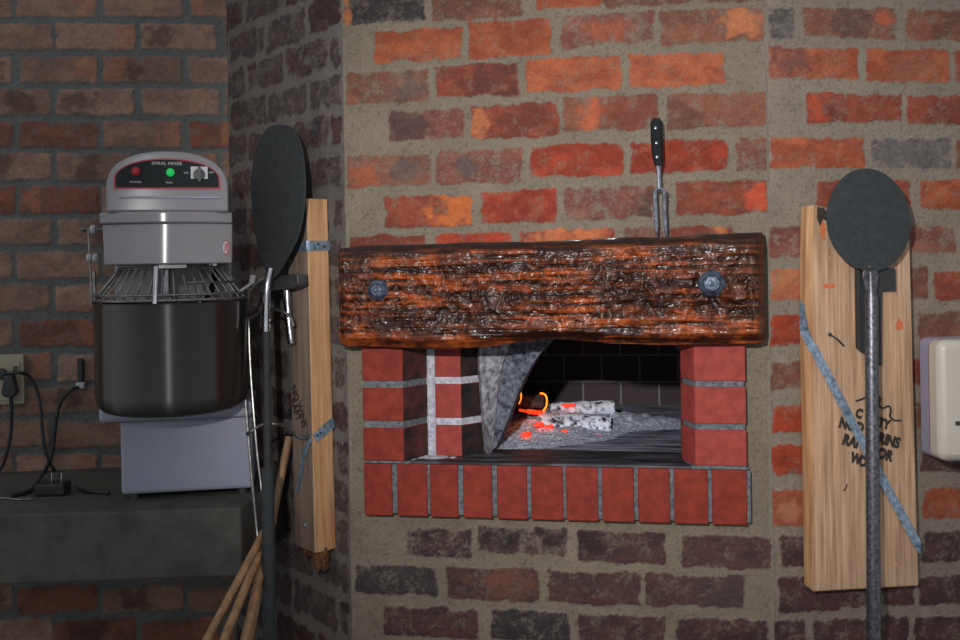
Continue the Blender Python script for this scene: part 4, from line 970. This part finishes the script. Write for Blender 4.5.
tag(obj('thin_cable', bm, M['rod'], base=sh(30,499,.003), smooth=True), 'thin pale grey cable lying along the slab at far left', 'cable')
cn = root('wall_connector', 'small white connector with black switch on the brick wall left of the mixer', 'connector', PL.hit(79, 388, 0), PL.rot())
bm = bmesh.new(); pbox(bm, PL, *PL.rect(75, 382.5, 83.5, 388.5, .03), .001, .034); obj('connector_body', bm, M['white_plastic'], cn, bevel=.002)
bm = bmesh.new(); pbox(bm, PL, *PL.rect(76.5, 359, 82, 382, .02), .001, .022); obj('switch_body', bm, M['black_plastic'], cn, bevel=.002)
adopt(cd2, cn)
ad = root('power_adapter', 'black power adapter lying on the slab with two metal pins pointing up', 'adapter', sh(47, 497, 0.0))
c = sh(47, 497, 0); bm = bmesh.new(); abox(bm, c.x-.038, c.x+.042, c.y, c.y+.055, zsh+.0005, zsh+.034); obj('adapter_body', bm, M['black_plastic'], ad, bevel=.006)
for dx in (-.002, .024):
    bm = bmesh.new(); tube(bm, [Vector((c.x+dx, c.y+.03, zsh+.0335)), Vector((c.x+dx, c.y+.03, zsh+.058))], .0026, 8); obj('pin', bm, M['chrome'], ad)

# ------------------------------------------------------------------ lights, world, camera
def area(name, loc, tgt, size, power, col=(1, 1, 1), spread=180):
    l = bpy.data.lights.new(name, 'AREA'); l.shape = 'DISK'; l.size = size; l.energy = power; l.color = col; l.spread = math.radians(spread)
    o = bpy.data.objects.new(name, l); COL.objects.link(o); o.location = loc
    o.rotation_euler = (Vector(tgt)-Vector(loc)).to_track_quat('-Z', 'Y').to_euler(); return o
def spot(name, loc, tgt, size, power, angle, blend, col=(1, 1, 1)):
    l = bpy.data.lights.new(name, 'SPOT'); l.spot_size = math.radians(angle); l.spot_blend = blend; l.shadow_soft_size = size; l.energy = power; l.color = col
    o = bpy.data.objects.new(name, l); COL.objects.link(o); o.location = loc
    o.rotation_euler = (Vector(tgt)-Vector(loc)).to_track_quat('-Z', 'Y').to_euler(); return o
spot('flash', (-.28, 0.0, H+.34), P(612, 250, 2.5), .03, 225, 60, 1.0, (1.0, .98, .96))
bl = bpy.data.lights.new('fire_glow', 'POINT'); bl.energy = .07; bl.color = (1, .25, .06); bl.shadow_soft_size = .02
bo = bpy.data.objects.new('fire_glow', bl); COL.objects.link(bo); bo.location = P(528, 404, 2.9)+Vector((0, 0, .01))
w = bpy.data.worlds.new('room'); SC.world = w; w.use_nodes = True
w.node_tree.nodes['Background'].inputs['Color'].default_value = (.92, .96, 1.0, 1); w.node_tree.nodes['Background'].inputs['Strength'].default_value = .47
cam = bpy.data.cameras.new('camera'); co = bpy.data.objects.new('camera', cam); COL.objects.link(co)
cam.sensor_width = 36; cam.lens = 36*F/960; cam.shift_y = HZ/960.0
co.location = CAM
co.rotation_euler = (Matrix.Rotation(math.radians(90), 4, 'X') @ Matrix.Rotation(-ROLL, 4, 'Z')).to_euler()
cam.clip_start = .05; SC.camera = co
SC.view_settings.view_transform = 'Standard'; SC.view_settings.look = 'None'; SC.view_settings.gamma = 1; SC.view_settings.use_curve_mapping = False
SC.view_settings.exposure = 0.0
